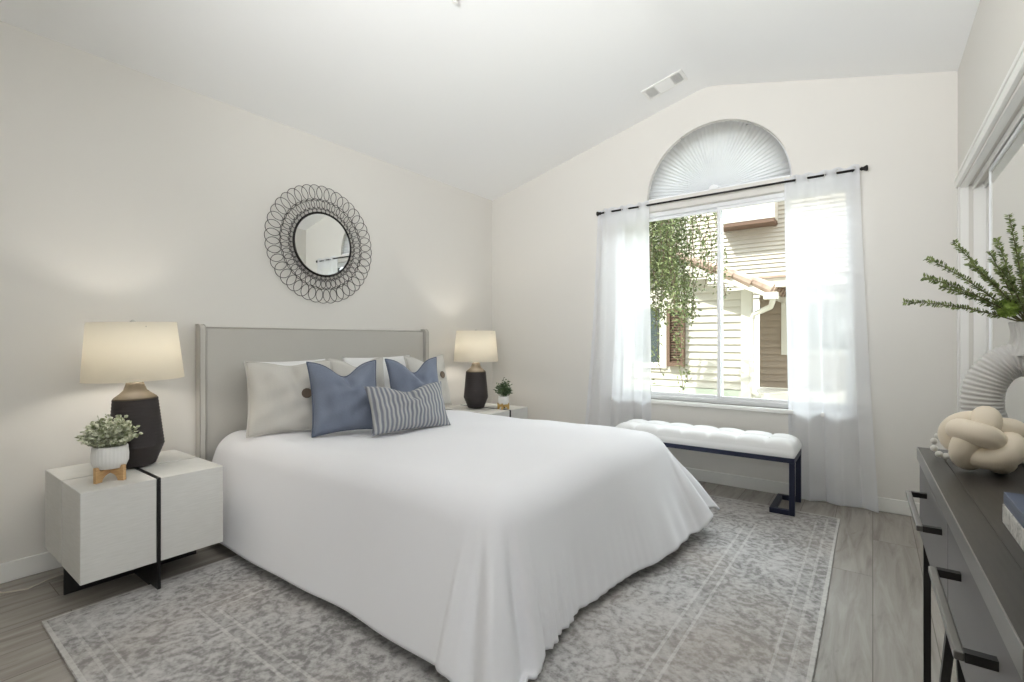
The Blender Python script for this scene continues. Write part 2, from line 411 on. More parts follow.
# closet casing and doors
c = MB(); c.box(XR - 0.016, CY0 - 0.07, CZ, XR, CY1 + 0.05, CZ + 0.042).box(XR - 0.020, CY0 - 0.07, CZ + 0.042, XR, CY1 + 0.05, CZ + 0.062)
c.box(XR - 0.008, CY1, 0.0, XR, CY1 + 0.05, CZ).box(XR - 0.016, CY0 - 0.07, 0.0, XR, CY0, CZ)
struct(c.build('trim_1', M_trim, bevel=0.004), 'white closet casing with a moulded header', 'trim')
c = MB(); c.box(XR + 0.001, CY1 - 0.012, 0, XR + 0.035, CY1, CZ).box(XR + 0.055, CY1 - 0.012, 0, XR + 0.118, CY1, CZ)
c.box(XR + 0.002, CY0 + 0.02, CZ - 0.012, XR + 0.03, CY1 - 0.012, CZ).box(XR + 0.05, CY0 + 0.02, CZ - 0.03, XR + 0.056, CY1 - 0.012, CZ).box(XR + 0.095, CY0 + 0.02, CZ - 0.03, XR + 0.101, CY1 - 0.012, CZ)
struct(c.build('trim_2', M_trim), 'white closet jamb strips and sliding track', 'trim')
def slider(name, x, y0, y1, label, frame_mat):
    r = struct(empty(name, (x, 0, 0)), label, 'door')
    f = MB().box(0, y0, 0.012, 0.022, y0 + 0.012, CZ - 0.035).box(0, y1 - 0.012, 0.012, 0.022, y1, CZ - 0.035).box(0, y0 + 0.012, 0.012, 0.022, y1 - 0.012, 0.04).box(0, y0 + 0.012, CZ - 0.05, 0.022, y1 - 0.012, CZ - 0.035)
    f.build('door_frame', frame_mat, r)
    MB().box(0.004, y0 + 0.012, 0.04, 0.018, y1 - 0.012, CZ - 0.05).build('mirror_panel', M_mirror, r)
    return r
slider('door_1', XR + 0.058, 1.25, 3.26, 'mirrored sliding closet door in front', M_vinyl)
slider('door_3', XR + 0.085, CY0 + 0.005, 1.32, 'second mirrored sliding closet door nearer the camera', M_vinyl)
d2 = struct(empty('door_2', (XR + 0.104, 0, 0)), 'white sliding closet door behind the mirrored one', 'door')
MB().box(0, 1.9, 0.012, 0.012, 3.662, CZ - 0.035).build('door_panel', M_trim, d2)
MB().box(-0.003, 3.40, 0.96, 0.0, 3.425, 1.09).build('finger_pull', mat('pull_metal', (110, 110, 108), 0.4, 0.7), d2)

# ------------------------------------------------------------------ windows
w1 = struct(empty('window_1', (0, YW + 0.075, 0)), 'wide white framed sliding window', 'window')
f = MB(); fw = 0.030
f.box(WX0, -0.03, WZ0, WX0 + fw, 0.05, WZ1).box(WX1 - fw, -0.03, WZ0, WX1, 0.05, WZ1).box(WX0 + fw, -0.03, WZ0, WX1 - fw, 0.05, WZ0 + fw).box(WX0 + fw, -0.03, WZ1 - fw, WX1 - fw, 0.05, WZ1)
f.build('window_frame', M_vinyl, w1, bevel=0.004)
def sash(x0, x1, y, nm):
    s = MB(); q = 0.022
    s.box(x0, y, WZ0 + fw, x0 + q, y + 0.025, WZ1 - fw).box(x1 - q, y, WZ0 + fw, x1, y + 0.025, WZ1 - fw).box(x0 + q, y, WZ0 + fw, x1 - q, y + 0.025, WZ0 + fw + q).box(x0 + q, y, WZ1 - fw - q, x1 - q, y + 0.025, WZ1 - fw)
    so = s.build(nm, M_vinyl, w1, bevel=0.003)
    g = MB().box(x0 + q, y + 0.010, WZ0 + fw + q, x1 - q, y + 0.014, WZ1 - fw - q).build('window_pane', M_glass, so)
xm = (WX0 + WX1) / 2
sash(WX0 + fw, xm + 0.015, 0.012, 'window_sash')
sash(xm - 0.015, WX1 - fw, -0.02, 'window_sash')
MB().box(WX0 - 0.0, -0.115, WZ0 - 0.028, WX1 + 0.0, -0.03, WZ0).build('window_sill', M_trim, w1, bevel=0.005)
w2 = struct(empty('window_2', (AX, YW + 0.09, AZ)), 'half round window above the wide window', 'window')
ring = MB()
def arcbox(mb, r0, r1, y0, y1, n=40):
    vs = []; fs = []
    for i in range(n + 1):
        a = math.pi * i / n
        for r in (r0, r1):
            for y in (y0, y1): vs.append((-r * math.cos(a), y, r * math.sin(a)))
    for i in range(n):
        b = i * 4; d = b + 4
        for p, q in ((0, 1), (1, 3), (3, 2), (2, 0)): fs.append((b + p, b + q, d + q, d + p))
    fs += [(0, 1, 3, 2), (n * 4, n * 4 + 2, n * 4 + 3, n * 4 + 1)]
    mb.add(vs, fs)
arcbox(ring, AR - 0.04, AR, -0.02, 0.04); ring.box(-AR + 0.04, -0.02, 0, AR - 0.04, 0.04, 0.035)
ring.build('window_frame', M_vinyl, w2, smooth=True, angle=30)
MB().prism([(-(AR - 0.04) * math.cos(math.pi * i / 30), max(0.035, (AR - 0.04) * math.sin(math.pi * i / 30))) for i in range(31)], lambda x, z: (x, 0.012, z), lambda x, z: (x, 0.016, z)).build('window_pane', M_glass, w2)

# pleated fan shade inside the half round opening
fs_ = empty('fan_shade', (AX, YW + 0.019, AZ + 0.003), 0, 'white pleated half round fan shade filling the arched window', 'window shade')
NP = 46
def fan(u, v):
    a = math.pi * (0.004 + 0.992 * u); r = 0.03 + v * (AR - 0.012 - 0.03)
    k = int(round(u * 2 * NP)) % 2
    return (-r * math.cos(a), (0.5 - k) * (0.001 + 0.006 * v), r * math.sin(a))
MB().grid(fan, 2 * NP + 1, 2).build('pleated_fabric', M_pleat, fs_)
hub = MB(); hub.prism([(-0.035 * math.cos(math.pi * i / 12), 0.035 * math.sin(math.pi * i / 12)) for i in range(13)], lambda x, z: (x, -0.022, z), lambda x, z: (x, 0.016, z))
hub.build('hub', M_vinyl, fs_)
rail = MB().box(-AR + 0.01, -0.012, -0.002, AR - 0.01, 0.012, 0.008).build('bottom_rail', M_vinyl, fs_)
for ang in (28, 62, 118, 152)[1:3]:
    a = R_(ang); rr = AR - 0.02
    MB().box(-0.009, -0.012, -0.006, 0.009, 0.008, 0.006).build('clip', mat('clip_plastic', (170, 170, 168), 0.4), fs_, loc=(-rr * math.cos(a), -0.006, rr * math.sin(a)))

# ------------------------------------------------------------------ rug
rug = empty('area_rug', (-1.316, 1.919, 0.0), 0, 'large faded grey patterned rug under the bed', 'rug')
def rugf(u, v):
    x = (u - 0.5) * 2.33; y = (v - 0.5) * 3.024
    wob = 0.003 * math.sin(y * 3.1 + 1) * (abs(u - 0.5) * 2) ** 6
    wob2 = 0.005 * math.sin(x * 3.3) * (abs(v - 0.5) * 2) ** 6
    # far left-hand corner rounds in slightly
    cx = -1 if u < 0.5 else 1
    return (x + wob, y + wob2, 0.010)
MB().grid(rugf, 40, 50).build('rug_pile', M_rug, rug, solid=0.009, recalc=False)

# ------------------------------------------------------------------ bed
bed = empty('bed', (-2.0, 2.0, 0), 0, 'queen bed with a grey upholstered winged headboard', 'bed')
def bl(x, y, z): return (x + 2.0, y - 2.0, z)
def bbox(x0, y0, z0, x1, y1, z1): return MB().box(x0 + 2, y0 - 2, z0, x1 + 2, y1 - 2, z1)
hb = bbox(-3.036, 1.160, 0.06, -2.990, 2.805, 1.130).build('headboard', M_head, bed, bevel=0.012, seg=3)
for y0, y1 in ((1.126, 1.157), (2.808, 2.842)):
    poly = [(-3.036, 0.012), (-2.972, 0.012), (-2.972, 1.10)] + [(-3.002 + 0.03 * math.cos(R_(a)), 1.112 + 0.03 * math.sin(R_(a))) for a in range(0, 91, 15)] + [(-3.036, 1.142)]
    wg = MB().prism(poly, lambda x, z: (x + 2, y0 - 2, z), lambda x, z: (x + 2, y1 - 2, z)).build('headboard_wing', M_head, bed, bevel=0.006, seg=2)
    for yy in (y0 + 0.002, y1 - 0.002):
        pts = [(-2.974 + 2, yy - 2, 0.05), (-2.974 + 2, yy - 2, 1.09)] + [(-3.002 + 2 + 0.029 * math.cos(R_(a)), yy - 2, 1.112 + 0.029 * math.sin(R_(a))) for a in range(15, 91, 15)] + [(-3.034 + 2, yy - 2, 1.141)]
        MB().tube(pts, 0.0032, 6).build('piping', M_pipe, wg, smooth=True)
MB().tube([(-2.992 + 2, 1.165 - 2, 1.124), (-2.992 + 2, 2.80 - 2, 1.124)], 0.0045, 6).build('piping', M_pipe, hb, smooth=True)
bbox(-2.965, 1.27, 0.27, -1.03, 2.65, 0.485).build('mattress', M_mattress, bed, bevel=0.05, seg=4)
bbox(-2.965, 1.28, 0.14, -1.05, 2.64, 0.268).build('bed_base', M_head, bed, bevel=0.015)
for x in (-2.75, -1.15):
    for y in (1.4, 2.54): bbox(x - 0.03, y - 0.03, 0.0105, x + 0.03, y + 0.03, 0.139).build('leg', M_black, bed)

# duvet: a cloth sheet draped over the mattress, dropping on both sides and at the foot
def sstep(a, b, x):
    t = min(1, max(0, (x - a) / (b - a))); return t * t * (3 - 2 * t)
def drape_profile(s, Rr, th):
    """arc length s past the edge -> (out, down)"""
    arc = Rr * th
    if s <= 0: return 0.0, 0.0
    if s < arc:
        a = s / Rr; return Rr * math.sin(a), Rr * (1 - math.cos(a))
    d = s - arc
    return Rr * math.sin(th) + d * math.cos(th), Rr * (1 - math.cos(th)) + d * math.sin(th)
DX, DY0, DY1 = -1.085, 1.335, 2.585     # where the flat top ends: foot, near side, far side
ZT = 0.548
def duvet(u, v):
    # u: head -> foot hem, v: near hem -> far hem (arc length coordinates of the sheet)
    LU = (DX + 2.935) + 0.595
    xs = -2.935 + u * LU
    dN = 0.60; dF = 0.52
    LV = dN + (DY1 - DY0) + dF
    ys = DY0 - dN + v * LV
    du = max(0.0, xs - DX); dn = max(0.0, DY0 - ys); df = max(0.0, ys - DY1); dw = max(dn, df)
    sgn = -1.0 if dn > 0 else 1.0
    s = math.hypot(du, dw); far = 0.055 * sstep(1.6, 2.5, ys)
    cx, cy = min(xs, DX), min(max(ys, DY0), DY1)
    cx += far * sstep(-1.9, DX, xs)
    dome = 0.022 * math.sin(math.pi * min(1, max(0, (ys - DY0 + 0.1) / (DY1 - DY0 + 0.2)))) * sstep(-2.15, -1.5, xs) * (1 - 0.4 * sstep(-1.4, DX, xs)) - 0.012 * (1 - sstep(-2.1, -1.6, xs))
    soft = 0.004 * math.sin(xs * 6.1 + ys * 3.7) + 0.003 * math.sin(ys * 11 - xs * 4.3 + 1.2) + 0.002 * math.sin(xs * 17 + ys * 9)
    if s <= 1e-6: return Vector((cx, cy, ZT + dome + soft))
    nx, ny = du / s, sgn * dw / s
    corner = 2 * abs(nx * ny)                            # 0 on the straight edges, 1 on the diagonal
    th = R_(72 + nx * nx * (8 - 13 * sstep(1.7, 2.5, cy)) - 9 * corner)
    if df > 0: th -= R_(10) * corner
    if df > 0 and corner > 0: s *= 1 - 0.13 * corner - 0.07 * corner ** 4
    if dn > 0 and corner > 0: s *= 1 + 0.0 * corner
    Rr = 0.155
    o, d = drape_profile(s, Rr, th)
    low = sstep(0.12, 0.5, s)
    # folds
    if du > 0 and dw == 0:
        t = cy
        wr = 0.012 * math.sin(t * 15 + 0.8 * math.sin(t * 7)) + 0.006 * math.sin(t * 37 + 2 * math.sin(t * 5)) * sstep(0.25, 0.6, s) + 0.0045 * math.sin(t * 118 + 3 * math.sin(t * 9)) * sstep(0.28, 0.6, s) * sstep(2.3, 1.8, t)
        g = 0.5 + 0.9 * sstep(1.75, 1.35, t) * 1.0 + 0.5 * sstep(2.2, 2.55, t)
        o += wr * low * g
    elif du == 0:
        t = cx
        o += (0.010 * math.sin(t * 5.2 + 0.6) + 0.004 * math.sin(t * 13)) * low * (0.4 + 0.6 * sstep(-2.6, -1.6, t))
    else:
        ang = math.atan2(dw, du)                          # 0 foot .. pi/2 side
        o += low * corner * (0.040 * math.sin(ang * 9.0 + 0.4) + 0.012 * math.sin(ang * 21 + 1.0))
        o += low * (1 - corner) * 0.012 * math.sin((DY0 if sgn < 0 else DY1) * 15 + 0.8)* nx * nx
    z = ZT - d + soft * (1 - low) + dome * max(0, 1 - s / 0.2)
    x = cx + nx * o; y = cy + ny * o
    if z < 0.030:                                         # pools on the rug
        ex = 0.030 - z; z = 0.030 + 0.012 * abs(math.sin(ex * 25)); x += nx * ex * 0.35; y += ny * ex * 0.35
    return Vector((x, y, z))
dv = MB().grid(duvet, 190, 200).build('duvet', M_duvet, None, smooth=True, recalc=False)
tag(dv, 'plain white duvet draped over the bed down to the rug', 'duvet')
dv.modifiers.new('solid', 'SOLIDIFY').thickness = 0.014
dv.modifiers['solid'].offset = -1

# ------------------------------------------------------------------ pillows
def pillow_parts(w, h, t, m, root, pipe=None, ear=0.05, chop=0.0, name='cushion_cover', wrinkle=0.004, seed=0, sag=0.0):
    rnd = random.Random(seed); ph = [rnd.uniform(0, 6.28) for _ in range(6)]
    def outline(a, b):
        # a, b in -1..1
        y = a * w / 2 * (1 - ear * (1 - b * b)); z = b * h / 2 * (1 - ear * (1 - a * a))
        if chop and b > -0.2:
            k = math.exp(-(a / 0.42) ** 2) * sstep(-0.2, 1.0, b); z -= chop * k
            y *= 1 + 0.05 * (1 - abs(a)) * 0
        return y, z
    def surf(sgn):
        def fn(u, v):
            a, b = 2 * u - 1, 2 * v - 1
            y, z = outline(a, b)
            p = max(0.0, (1 - a * a)) ** 0.55 * max(0.0, (1 - b * b)) ** 0.5
            x = sgn * t / 2 * p
            if chop and sgn > 0:
                # the struck crease running down from the middle of the top edge
                x -= 0.022 * math.exp(-((a - 0.12 * (1 - b)) / 0.10) ** 2) * sstep(0.1, 0.95, b) * p * 3
            x += sgn * wrinkle * p * (math.sin(a * 7 + b * 4 + ph[0]) + 0.7 * math.sin(b * 11 - a * 5 + ph[1]) + 0.6 * math.sin(a * 15 + ph[2]) * (1 - abs(b)))
            if sag: x += sgn * sag * max(0, -b) * p
            return (x, y, z + h / 2)
        return fn
    mb = MB(); n = 34
    mb.grid(surf(1), n, n); mb.grid(surf(-1), n, n)
    o = mb.build(name, m, root, smooth=True)
    bm = bmesh.new(); bm.from_mesh(o.data); bmesh.ops.remove_doubles(bm, verts=bm.verts, dist=1e-4); bmesh.ops.recalc_face_normals(bm, faces=bm.faces); bm.to_mesh(o.data); bm.free()
    if pipe:
        pts = []
        for k in range(160):
            q = k / 40.0; sd = int(q); f = q - sd; e = 2 * f - 1
            a, b = ((e, -1), (1, e), (-e, 1), (-1, -e))[sd]
            y, z = outline(a, b); pts.append((0, y, z + h / 2))
        MB().tube(pts, 0.0045, 6, closed=True).build('piping', pipe, root, smooth=True)
    return o
def pillow(name, x, y, yaw, lean, label, group, cat='pillow', z=0.572, roll=0, **kw):
    r = empty(name, (x, y, z), 0, label, cat, group)
    r.rotation_euler = Euler((R_(roll), R_(-lean), R_(yaw)), 'XYZ')
    pillow_parts(root=r, **kw)
    return r
GP, GC, GB = 'white sleeping pillows at the headboard', 'cream linen pillows', 'blue piped pillows'
pillow('sleeping_pillow', -2.86, 1.59, 0, 8, 'white sleeping pillow against headboard behind the leftmost cream pillow', GP, w=0.52, h=0.375, t=0.12, m=M_sheet, ear=0.05, seed=1, z=0.56)
pillow('sleeping_pillow', -2.86, 2.28, 0, 8, 'white sleeping pillow against headboard behind middle and right cream pillows', GP, w=0.60, h=0.38, t=0.12, m=M_sheet, ear=0.05, seed=2, z=0.56)
def button(r, y, z, x):
    b = MB().lathe([(0.001, 0), (0.024, 0.0), (0.028, 0.004), (0.024, 0.009), (0.016, 0.007), (0.001, 0.007)], 18, cap=False)
    o = b.build('button', mat('coconut_button', (105, 90, 76), 0.6), r, smooth=True, loc=(x, y, z), rot=(0, R_(90), 0)); o['label'] = 'brown round wooden button'
cr = pillow('button_pillow', -2.58, 1.44, -20, 13, 'cream pillow with brown button, left of the large blue pillow', GC, w=0.45, h=0.405, t=0.17, m=M_cream, pipe=M_cream, ear=0.06, chop=0.02, seed=3, z=0.541, wrinkle=0.008)
button(cr, 0.066, 0.205, 0.086)
pillow('cream_pillow', -2.665, 1.965, 0, 10, 'plain cream pillow peeking out between the two blue pillows', GC, w=0.42, h=0.385, t=0.12, m=M_cream, pipe=M_cream, ear=0.07, chop=0.05, seed=4, z=0.556)
cr2 = pillow('button_pillow', -2.60, 2.535, 10, 12, 'cream pillow with a button beside the far table lamp', GC, w=0.47, h=0.40, t=0.15, m=M_cream, pipe=M_cream, ear=0.07, chop=0.045, seed=5, z=0.550)
button(cr2, 0.075, 0.235, 0.074)
pillow('blue_pillow', -2.325, 1.622, -16, 15, 'blue velvet pillow with piping standing left of the striped pillow, nothing in front', GB, w=0.39, h=0.405, t=0.17, m=M_blue, pipe=M_bluepipe, ear=0.085, chop=0.075, seed=6, z=0.543, wrinkle=0.007)
pillow('blue_pillow', -2.385, 2.205, -4, 13, 'blue velvet pillow half hidden behind the striped lumbar pillow', GB, w=0.42, h=0.395, t=0.16, m=M_blue, pipe=M_bluepipe, ear=0.085, chop=0.085, seed=7, z=0.549, wrinkle=0.007)
pillow('lumbar_pillow', -2.075, 1.87, -12, 22, 'grey and blue striped oblong pillow in front of all others', None, w=0.50, h=0.275, t=0.15, m=M_stripe, ear=0.07, chop=0.04, seed=8, z=0.547, wrinkle=0.006)

# ------------------------------------------------------------------ nightstands
def nightstand(x0, x1, y0, y1, label):
    cx, cy = (x0 + x1) / 2, (y0 + y1) / 2
    r = empty('nightstand', (cx, cy, 0), 0, label, 'nightstand', 'white and black nightstands beside the bed')
    hx, hy = (x1 - x0) / 2, (y1 - y0) / 2; g = 0.007
    for sx in (-1, 1):
        for sy in (-1, 1):
            a = sorted((sx * g, sx * hx)); b = sorted((sy * g, sy * hy))
            nm = 'drawer_front_block' if sx > 0 else 'cabinet_block'
            MB().box(a[0], b[0], 0.125, a[1], b[1], 0.475).build(nm, M_white_lacq, r, bevel=0.003)
    MB().box(-hx + 0.02, -g + 0.001, 0.0, hx - 0.10, g - 0.001, 0.477).box(hx - 0.10, -g + 0.001, 0.0112, hx + 0.004, g - 0.001, 0.477).build('cross_plate', M_black, r)
    m = MB().box(-g + 0.001, -hy + 0.008, 0.0, g - 0.001, -g, 0.470).box(-g + 0.001, g, 0.0, g - 0.001, hy - 0.008, 0.470)
    m.build('long_plate', M_black, r)
    return r
nightstand(-2.975, -2.405, 0.503, 1.008, 'white block nightstand with black cross plates left of the bed')
nightstand(-2.975, -2.405, 2.965, 3.47, 'white nightstand partly hidden beyond the bed near the window')

# ------------------------------------------------------------------ table lamps
M_clay = mat('dark_ceramic', (52, 47, 47), 0.6)
bump(M_clay, noise(M_clay, coords(M_clay, scale=(1, 1, 6)), 40, 3).outputs['Fac'], 0.25, 0.003)
M_neck = mat('brown_glaze', (96, 86, 70), 0.7)
def table_lamp():
    r = empty('table_lamp', (0, 0, 0))
    prof = [(0.060, 0.0), (0.066, 0.004)]
    for k in range(61):
        z = 0.006 + 0.300 * k / 60
        if z < 0.092: rr = 0.067 + 0.037 * (z / 0.092)
        else: rr = 0.104 - 0.019 * ((z - 0.092) / 0.214)
        prof.append((rr + 0.0011 * math.sin(z * 420), z))
    MB().lathe(prof, 40).build('lamp_base', M_clay, r, smooth=True, angle=50)
    MB().lathe([(0.085, 0.306), (0.080, 0.314), (0.058, 0.332), (0.044, 0.346), (0.037, 0.366), (0.033, 0.380), (0.024, 0.388), (0.010, 0.390)], 36).build('lamp_neck', M_neck, r, smooth=True)
    MB().lathe([(0.009, 0.387), (0.009, 0.470)], 12).build('socket', M_silver, r, smooth=True)
    MB().sphere((0, 0, 0.50), 0.028, 16, 10, (1, 1, 1.15)).build('bulb', mat('bulb_glass', (255, 244, 225), 0.3, **{'Emission Color': (1, 0.93, 0.82, 1), 'Emission Strength': 3.0}), r, smooth=True)
    sh = MB().lathe([(0.190, 0.396), (0.166, 0.655)], 48, cap=False).build('lamp_shade', M_shade, r, smooth=True)
    b = sh.modifiers.new('solid', 'SOLIDIFY'); b.thickness = 0.002
    sp = MB()
    for k in range(3):
        a = 2 * math.pi * k / 3; sp.bar((0, 0, 0.635), (0.172 * math.cos(a), 0.172 * math.sin(a), 0.635), 0.003, 0.003)
    sp.lathe([(0.012, 0.63), (0.012, 0.66), (0.004, 0.668)], 10)
    sp.tube([(0.03 * math.sin(t), 0, 0.45 + 0.185 * t / math.pi) for t in [math.pi * q / 10 for q in range(11)]], 0.0018, 6)
    sp.build('shade_spider', M_silver, r)
    return r
lp = table_lamp(); lp.location = (-2.72, 0.772, 0.480); lp.rotation_euler = (R_(1.6), 0, 0)
tag(lp, 'lit lamp with dark ribbed base on the nightstand left of the bed', 'lamp', 'matching table lamps')
lp2 = copy_tree(lp); lp2.location = (-2.72, 3.15, 0.4775); lp2.rotation_euler = (0, 0, 0)
lp2['label'] = 'lit lamp with dark ribbed base beyond the pillows near the corner'
for y in (0.758, 3.15):
    lamp('lamp_bulb_light', 'POINT', (-2.72, y, 0.975), (0, 0, 0), 9.5, (1.0, 0.94, 0.85), shadow_soft_size=0.035)

# lamp cord trailing to the outlet
tag(MB().tube([(-2.93, 0.60, 0.006), (-2.90, 0.50, 0.006), (-2.86, 0.43, 0.006), (-2.90, 0.36, 0.006), (-2.97, 0.33, 0.012), (-3.018, 0.30, 0.04), (-3.02, 0.24, 0.075), (-3.022, 0.15, 0.10), (-3.025, 0.02, 0.16)], 0.0032, 6).build('lamp_cord', mat('cord_white', (205, 198, 186), 0.5), smooth=True),
    'thin pale lamp cord on the floor by the left nightstand', 'cord')

# ------------------------------------------------------------------ small potted plants on the nightstands
M_pot = mat('white_pot', (232, 231, 228), 0.55)
M_oak = mat('light_oak', (196, 160, 112), 0.55)
_w = noise(M_oak, coords(M_oak, scale=(4, 4, 40)), 8, 4)
L(M_oak, ramp(M_oak, _w.outputs['Fac'], [(0.3, (178, 140, 95)), (0.7, (206, 172, 126))]).outputs['Color'], P(M_oak).inputs['Base Color'])
M_brass = mat('brass_stand', (190, 160, 100), 0.35, 0.9)
def leafmat(name, a, b, rough=0.6):
    m = mat(name, a, rough, spec=0.3)
    L(m, ramp(m, noise(m, coords(m), 60, 2).outputs['Fac'], [(0.35, a), (0.65, b)]).outputs['Color'], P(m).inputs['Base Color'])
    return m
M_sage = leafmat('sage_leaf', (126, 137, 96), (224, 224, 204))
M_deep = leafmat('deep_leaf', (58, 76, 52), (104, 122, 88))
M_soil = mat('soil', (70, 58, 48), 0.95)
def leaf(mb, p, d, ln, wd, up=None, cup=0.2):
    d = d.normalized(); up = up or Vector((random.uniform(-1, 1), random.uniform(-1, 1), random.uniform(0.2, 1)))
    s = d.cross(up)
    if s.length < 1e-3: s = d.cross(Vector((1, 0, 0)))
    s.normalize(); n = s.cross(d)
    q = [p, p + d * ln * 0.35 + s * wd * 0.5 + n * ln * cup * 0.5, p + d * ln * 0.7 + s * wd * 0.4 + n * ln * cup * 0.6, p + d * ln + n * ln * cup * 0.3,
         p + d * ln * 0.7 - s * wd * 0.4 + n * ln * cup * 0.6, p + d * ln * 0.35 - s * wd * 0.5 + n * ln * cup * 0.5]
    mb.add(q, [(0, 1, 2, 3), (0, 3, 4, 5)])
def foliage(cx, cy, cz, rx, rz, stems, leaves, ln, wd):
    mb = MB(); st = MB()
    for _ in range(stems):
        a = random.uniform(0, 6.283); k = math.sqrt(random.uniform(0, 1)); el = math.sqrt(max(0.0, 1 - 0.85 * k * k)) * random.uniform(0.8, 1.15)
        tip = Vector((cx + rx * k * math.cos(a), cy + rx * k * math.sin(a), cz + rz * max(0.22, el) * random.uniform(0.7, 1.1)))
        base = Vector((cx + 0.3 * rx * k * math.cos(a), cy + 0.3 * rx * k * math.sin(a), cz - 0.005))
        st.tube([base, base.lerp(tip, 0.5) + Vector((0, 0, 0.006)), tip], 0.0008, 4)
        for i in range(leaves):
            t = 0.3 + 0.7 * (i + 1) / leaves; p = base.lerp(tip, t)
            ang = random.uniform(0, 6.283); d = Vector((math.cos(ang), math.sin(ang), random.uniform(-0.1, 0.9)))
            leaf(mb, p, d, ln * random.uniform(0.7, 1.2), wd * random.uniform(0.8, 1.2))
    return mb, st
def small_plant(loc, pot_r, pot_h, z0, label, leafm, rx, rz, stems, leaves, ln, wd, ribs):
    r = empty('potted_plant', (loc[0], loc[1], loc[2] + z0), 0, label, 'plant', 'small potted plants on the nightstands')
    rf = (lambda a, z: 1 + 0.018 * math.cos(a * ribs)) if ribs else None
    n = 96 if ribs else 36
    p = MB(); p.lathe([(pot_r * 0.55, 0), (pot_r * 0.82, pot_h * 0.04), (pot_r * 0.98, pot_h * 0.3), (pot_r, pot_h * 0.6), (pot_r * 0.95, pot_h * 0.96), (pot_r * 0.9, pot_h), (pot_r * 0.86, pot_h * 0.95), (pot_r * 0.84, pot_h * 0.8)], n, rfun=rf, cap=False)
    p.lathe([(0.0005, 0.0), (pot_r * 0.55, 0.0)], 36, cap=False)
    p.build('pot', M_pot, r, smooth=True)
    MB().lathe([(pot_r * 0.86, pot_h * 0.82), (pot_r * 0.4, pot_h * 0.9), (0.0005, pot_h * 0.92)], 24, cap=False).build('soil', M_soil, r, smooth=True)
    f, s = foliage(0, 0, pot_h * 0.92, rx, rz, stems, leaves, ln, wd)
    f.build('foliage', leafm, r, recalc=False); s.build('stems', leafm, r)
    return r
PL1 = (-2.545, 0.628, 0.476)
small_plant(PL1, 0.062, 0.094, 0.048, 'silvery green plant in a ribbed white pot beside the left lamp', M_sage, 0.098, 0.118, 130, 12, 0.019, 0.013, 30)
def wood_stand(loc, r0, h, rz, label):
    r = empty('plant_stand', loc, rz, label, 'plant stand', 'plant stands on the nightstands')
    for k in range(2):
        s = MB(); w = 0.007
        # arched cross piece: two legs with a rounded arch between
        pts = [(-r0 * 1.0, 0), (-r0 * 0.62, 0)] + [(-r0 * 0.62 * math.cos(math.pi * i / 14), (h * 0.62) * math.sin(math.pi * i / 14)) for i in range(1, 14)] + [(r0 * 0.62, 0), (r0 * 1.0, 0), (r0 * 1.0, h * 1.32), (r0 * 0.86, h * 1.32), (r0 * 0.76, h * 0.985), (-r0 * 0.76, h * 0.985), (-r0 * 0.86, h * 1.32), (-r0 * 1.0, h * 1.32)]
        top = 1.0 if k == 0 else 0.985
        s.prism(pts, lambda x, z: (x, -w, z * top), lambda x, z: (x, w, z * top))
        s.build('cross_leg', M_oak, r, rot=(0, 0, R_(90 * k)))
    return r
wood_stand(PL1, 0.066, 0.048, R_(30), 'light wood cross stand holding the ribbed pot by the left lamp')
PL2 = (-2.49, 3.235, 0.476)
small_plant(PL2, 0.046, 0.068, 0.040, 'small dark green plant in white pot beside the far lamp', M_deep, 0.075, 0.13, 55, 10, 0.026, 0.010, 0)
r = empty('plant_stand', PL2, R_(25), 'gold toned stand holding the small pot beside the far lamp', 'plant stand', 'plant stands on the nightstands')
for k in range(2):
    s = MB(); h = 0.040; r0 = 0.05; w = 0.006; top = 1.0 if k == 0 else 0.985
    pts = [(-r0, 0), (-r0 * 0.7, 0)] + [(-r0 * 0.7 * math.cos(math.pi * i / 12), h * 0.6 * math.sin(math.pi * i / 12)) for i in range(1, 12)] + [(r0 * 0.7, 0), (r0, 0), (r0, h * 1.3), (r0 * 0.9, h * 1.3), (r0 * 0.8, h * 0.985), (-r0 * 0.8, h * 0.985), (-r0 * 0.9, h * 1.3), (-r0, h * 1.3)]
    s.prism(pts, lambda x, z: (x, -w, z * top), lambda x, z: (x, w, z * top)).build('cross_leg', M_brass, r, rot=(0, 0, R_(90 * k)))

# ------------------------------------------------------------------ wall mirror with wire rings
wm = empty('wall_mirror', (XL + 0.002, 1.900, 1.706), 0, 'round wall mirror ringed by dark wire loops above the bed', 'mirror')
def ring_row(name, rc, rr, n, wire, x, ph=0.0, el=1.0):
    mb = MB()
    for k in range(n):
        a = 2 * math.pi * (k + ph) / n; cy, cz = rc * math.cos(a), rc * math.sin(a); pts = []
        for i in range(20):
            t = 2 * math.pi * i / 20; e1 = rr * math.cos(t); e2 = rr * el * math.sin(t)
            pts.append((x + 0.004 * math.sin(t * 1), cy + e1 * math.cos(a) - e2 * math.sin(a), cz + e1 * math.sin(a) + e2 * math.cos(a)))
        mb.tube(pts, wire, 5, closed=True)
    return mb.build(name, M_wire, wm, smooth=True)
ring_row('outer_wire_loops', 0.347, 0.053, 40, 0.0021, 0.020, 0, 0.95)
ring_row('middle_wire_loops', 0.272, 0.036, 44, 0.0020, 0.024, 0.5, 0.95)
ring_row('inner_wire_loops', 0.231, 0.019, 44, 0.0019, 0.024, 0, 1.0)
rim = MB(); vs = []
rim.tube([(0.026, 0.213 * math.cos(2 * math.pi * i / 64), 0.213 * math.sin(2 * math.pi * i / 64)) for i in range(64)], 0.008, 8, closed=True)
rim.build('mirror_rim', M_rim, wm, smooth=True)
g = MB().lathe([(0.210, 0.0), (0.210, 0.028)], 64).build('mirror_glass', M_mirror, wm, rot=(0, R_(90), 0))

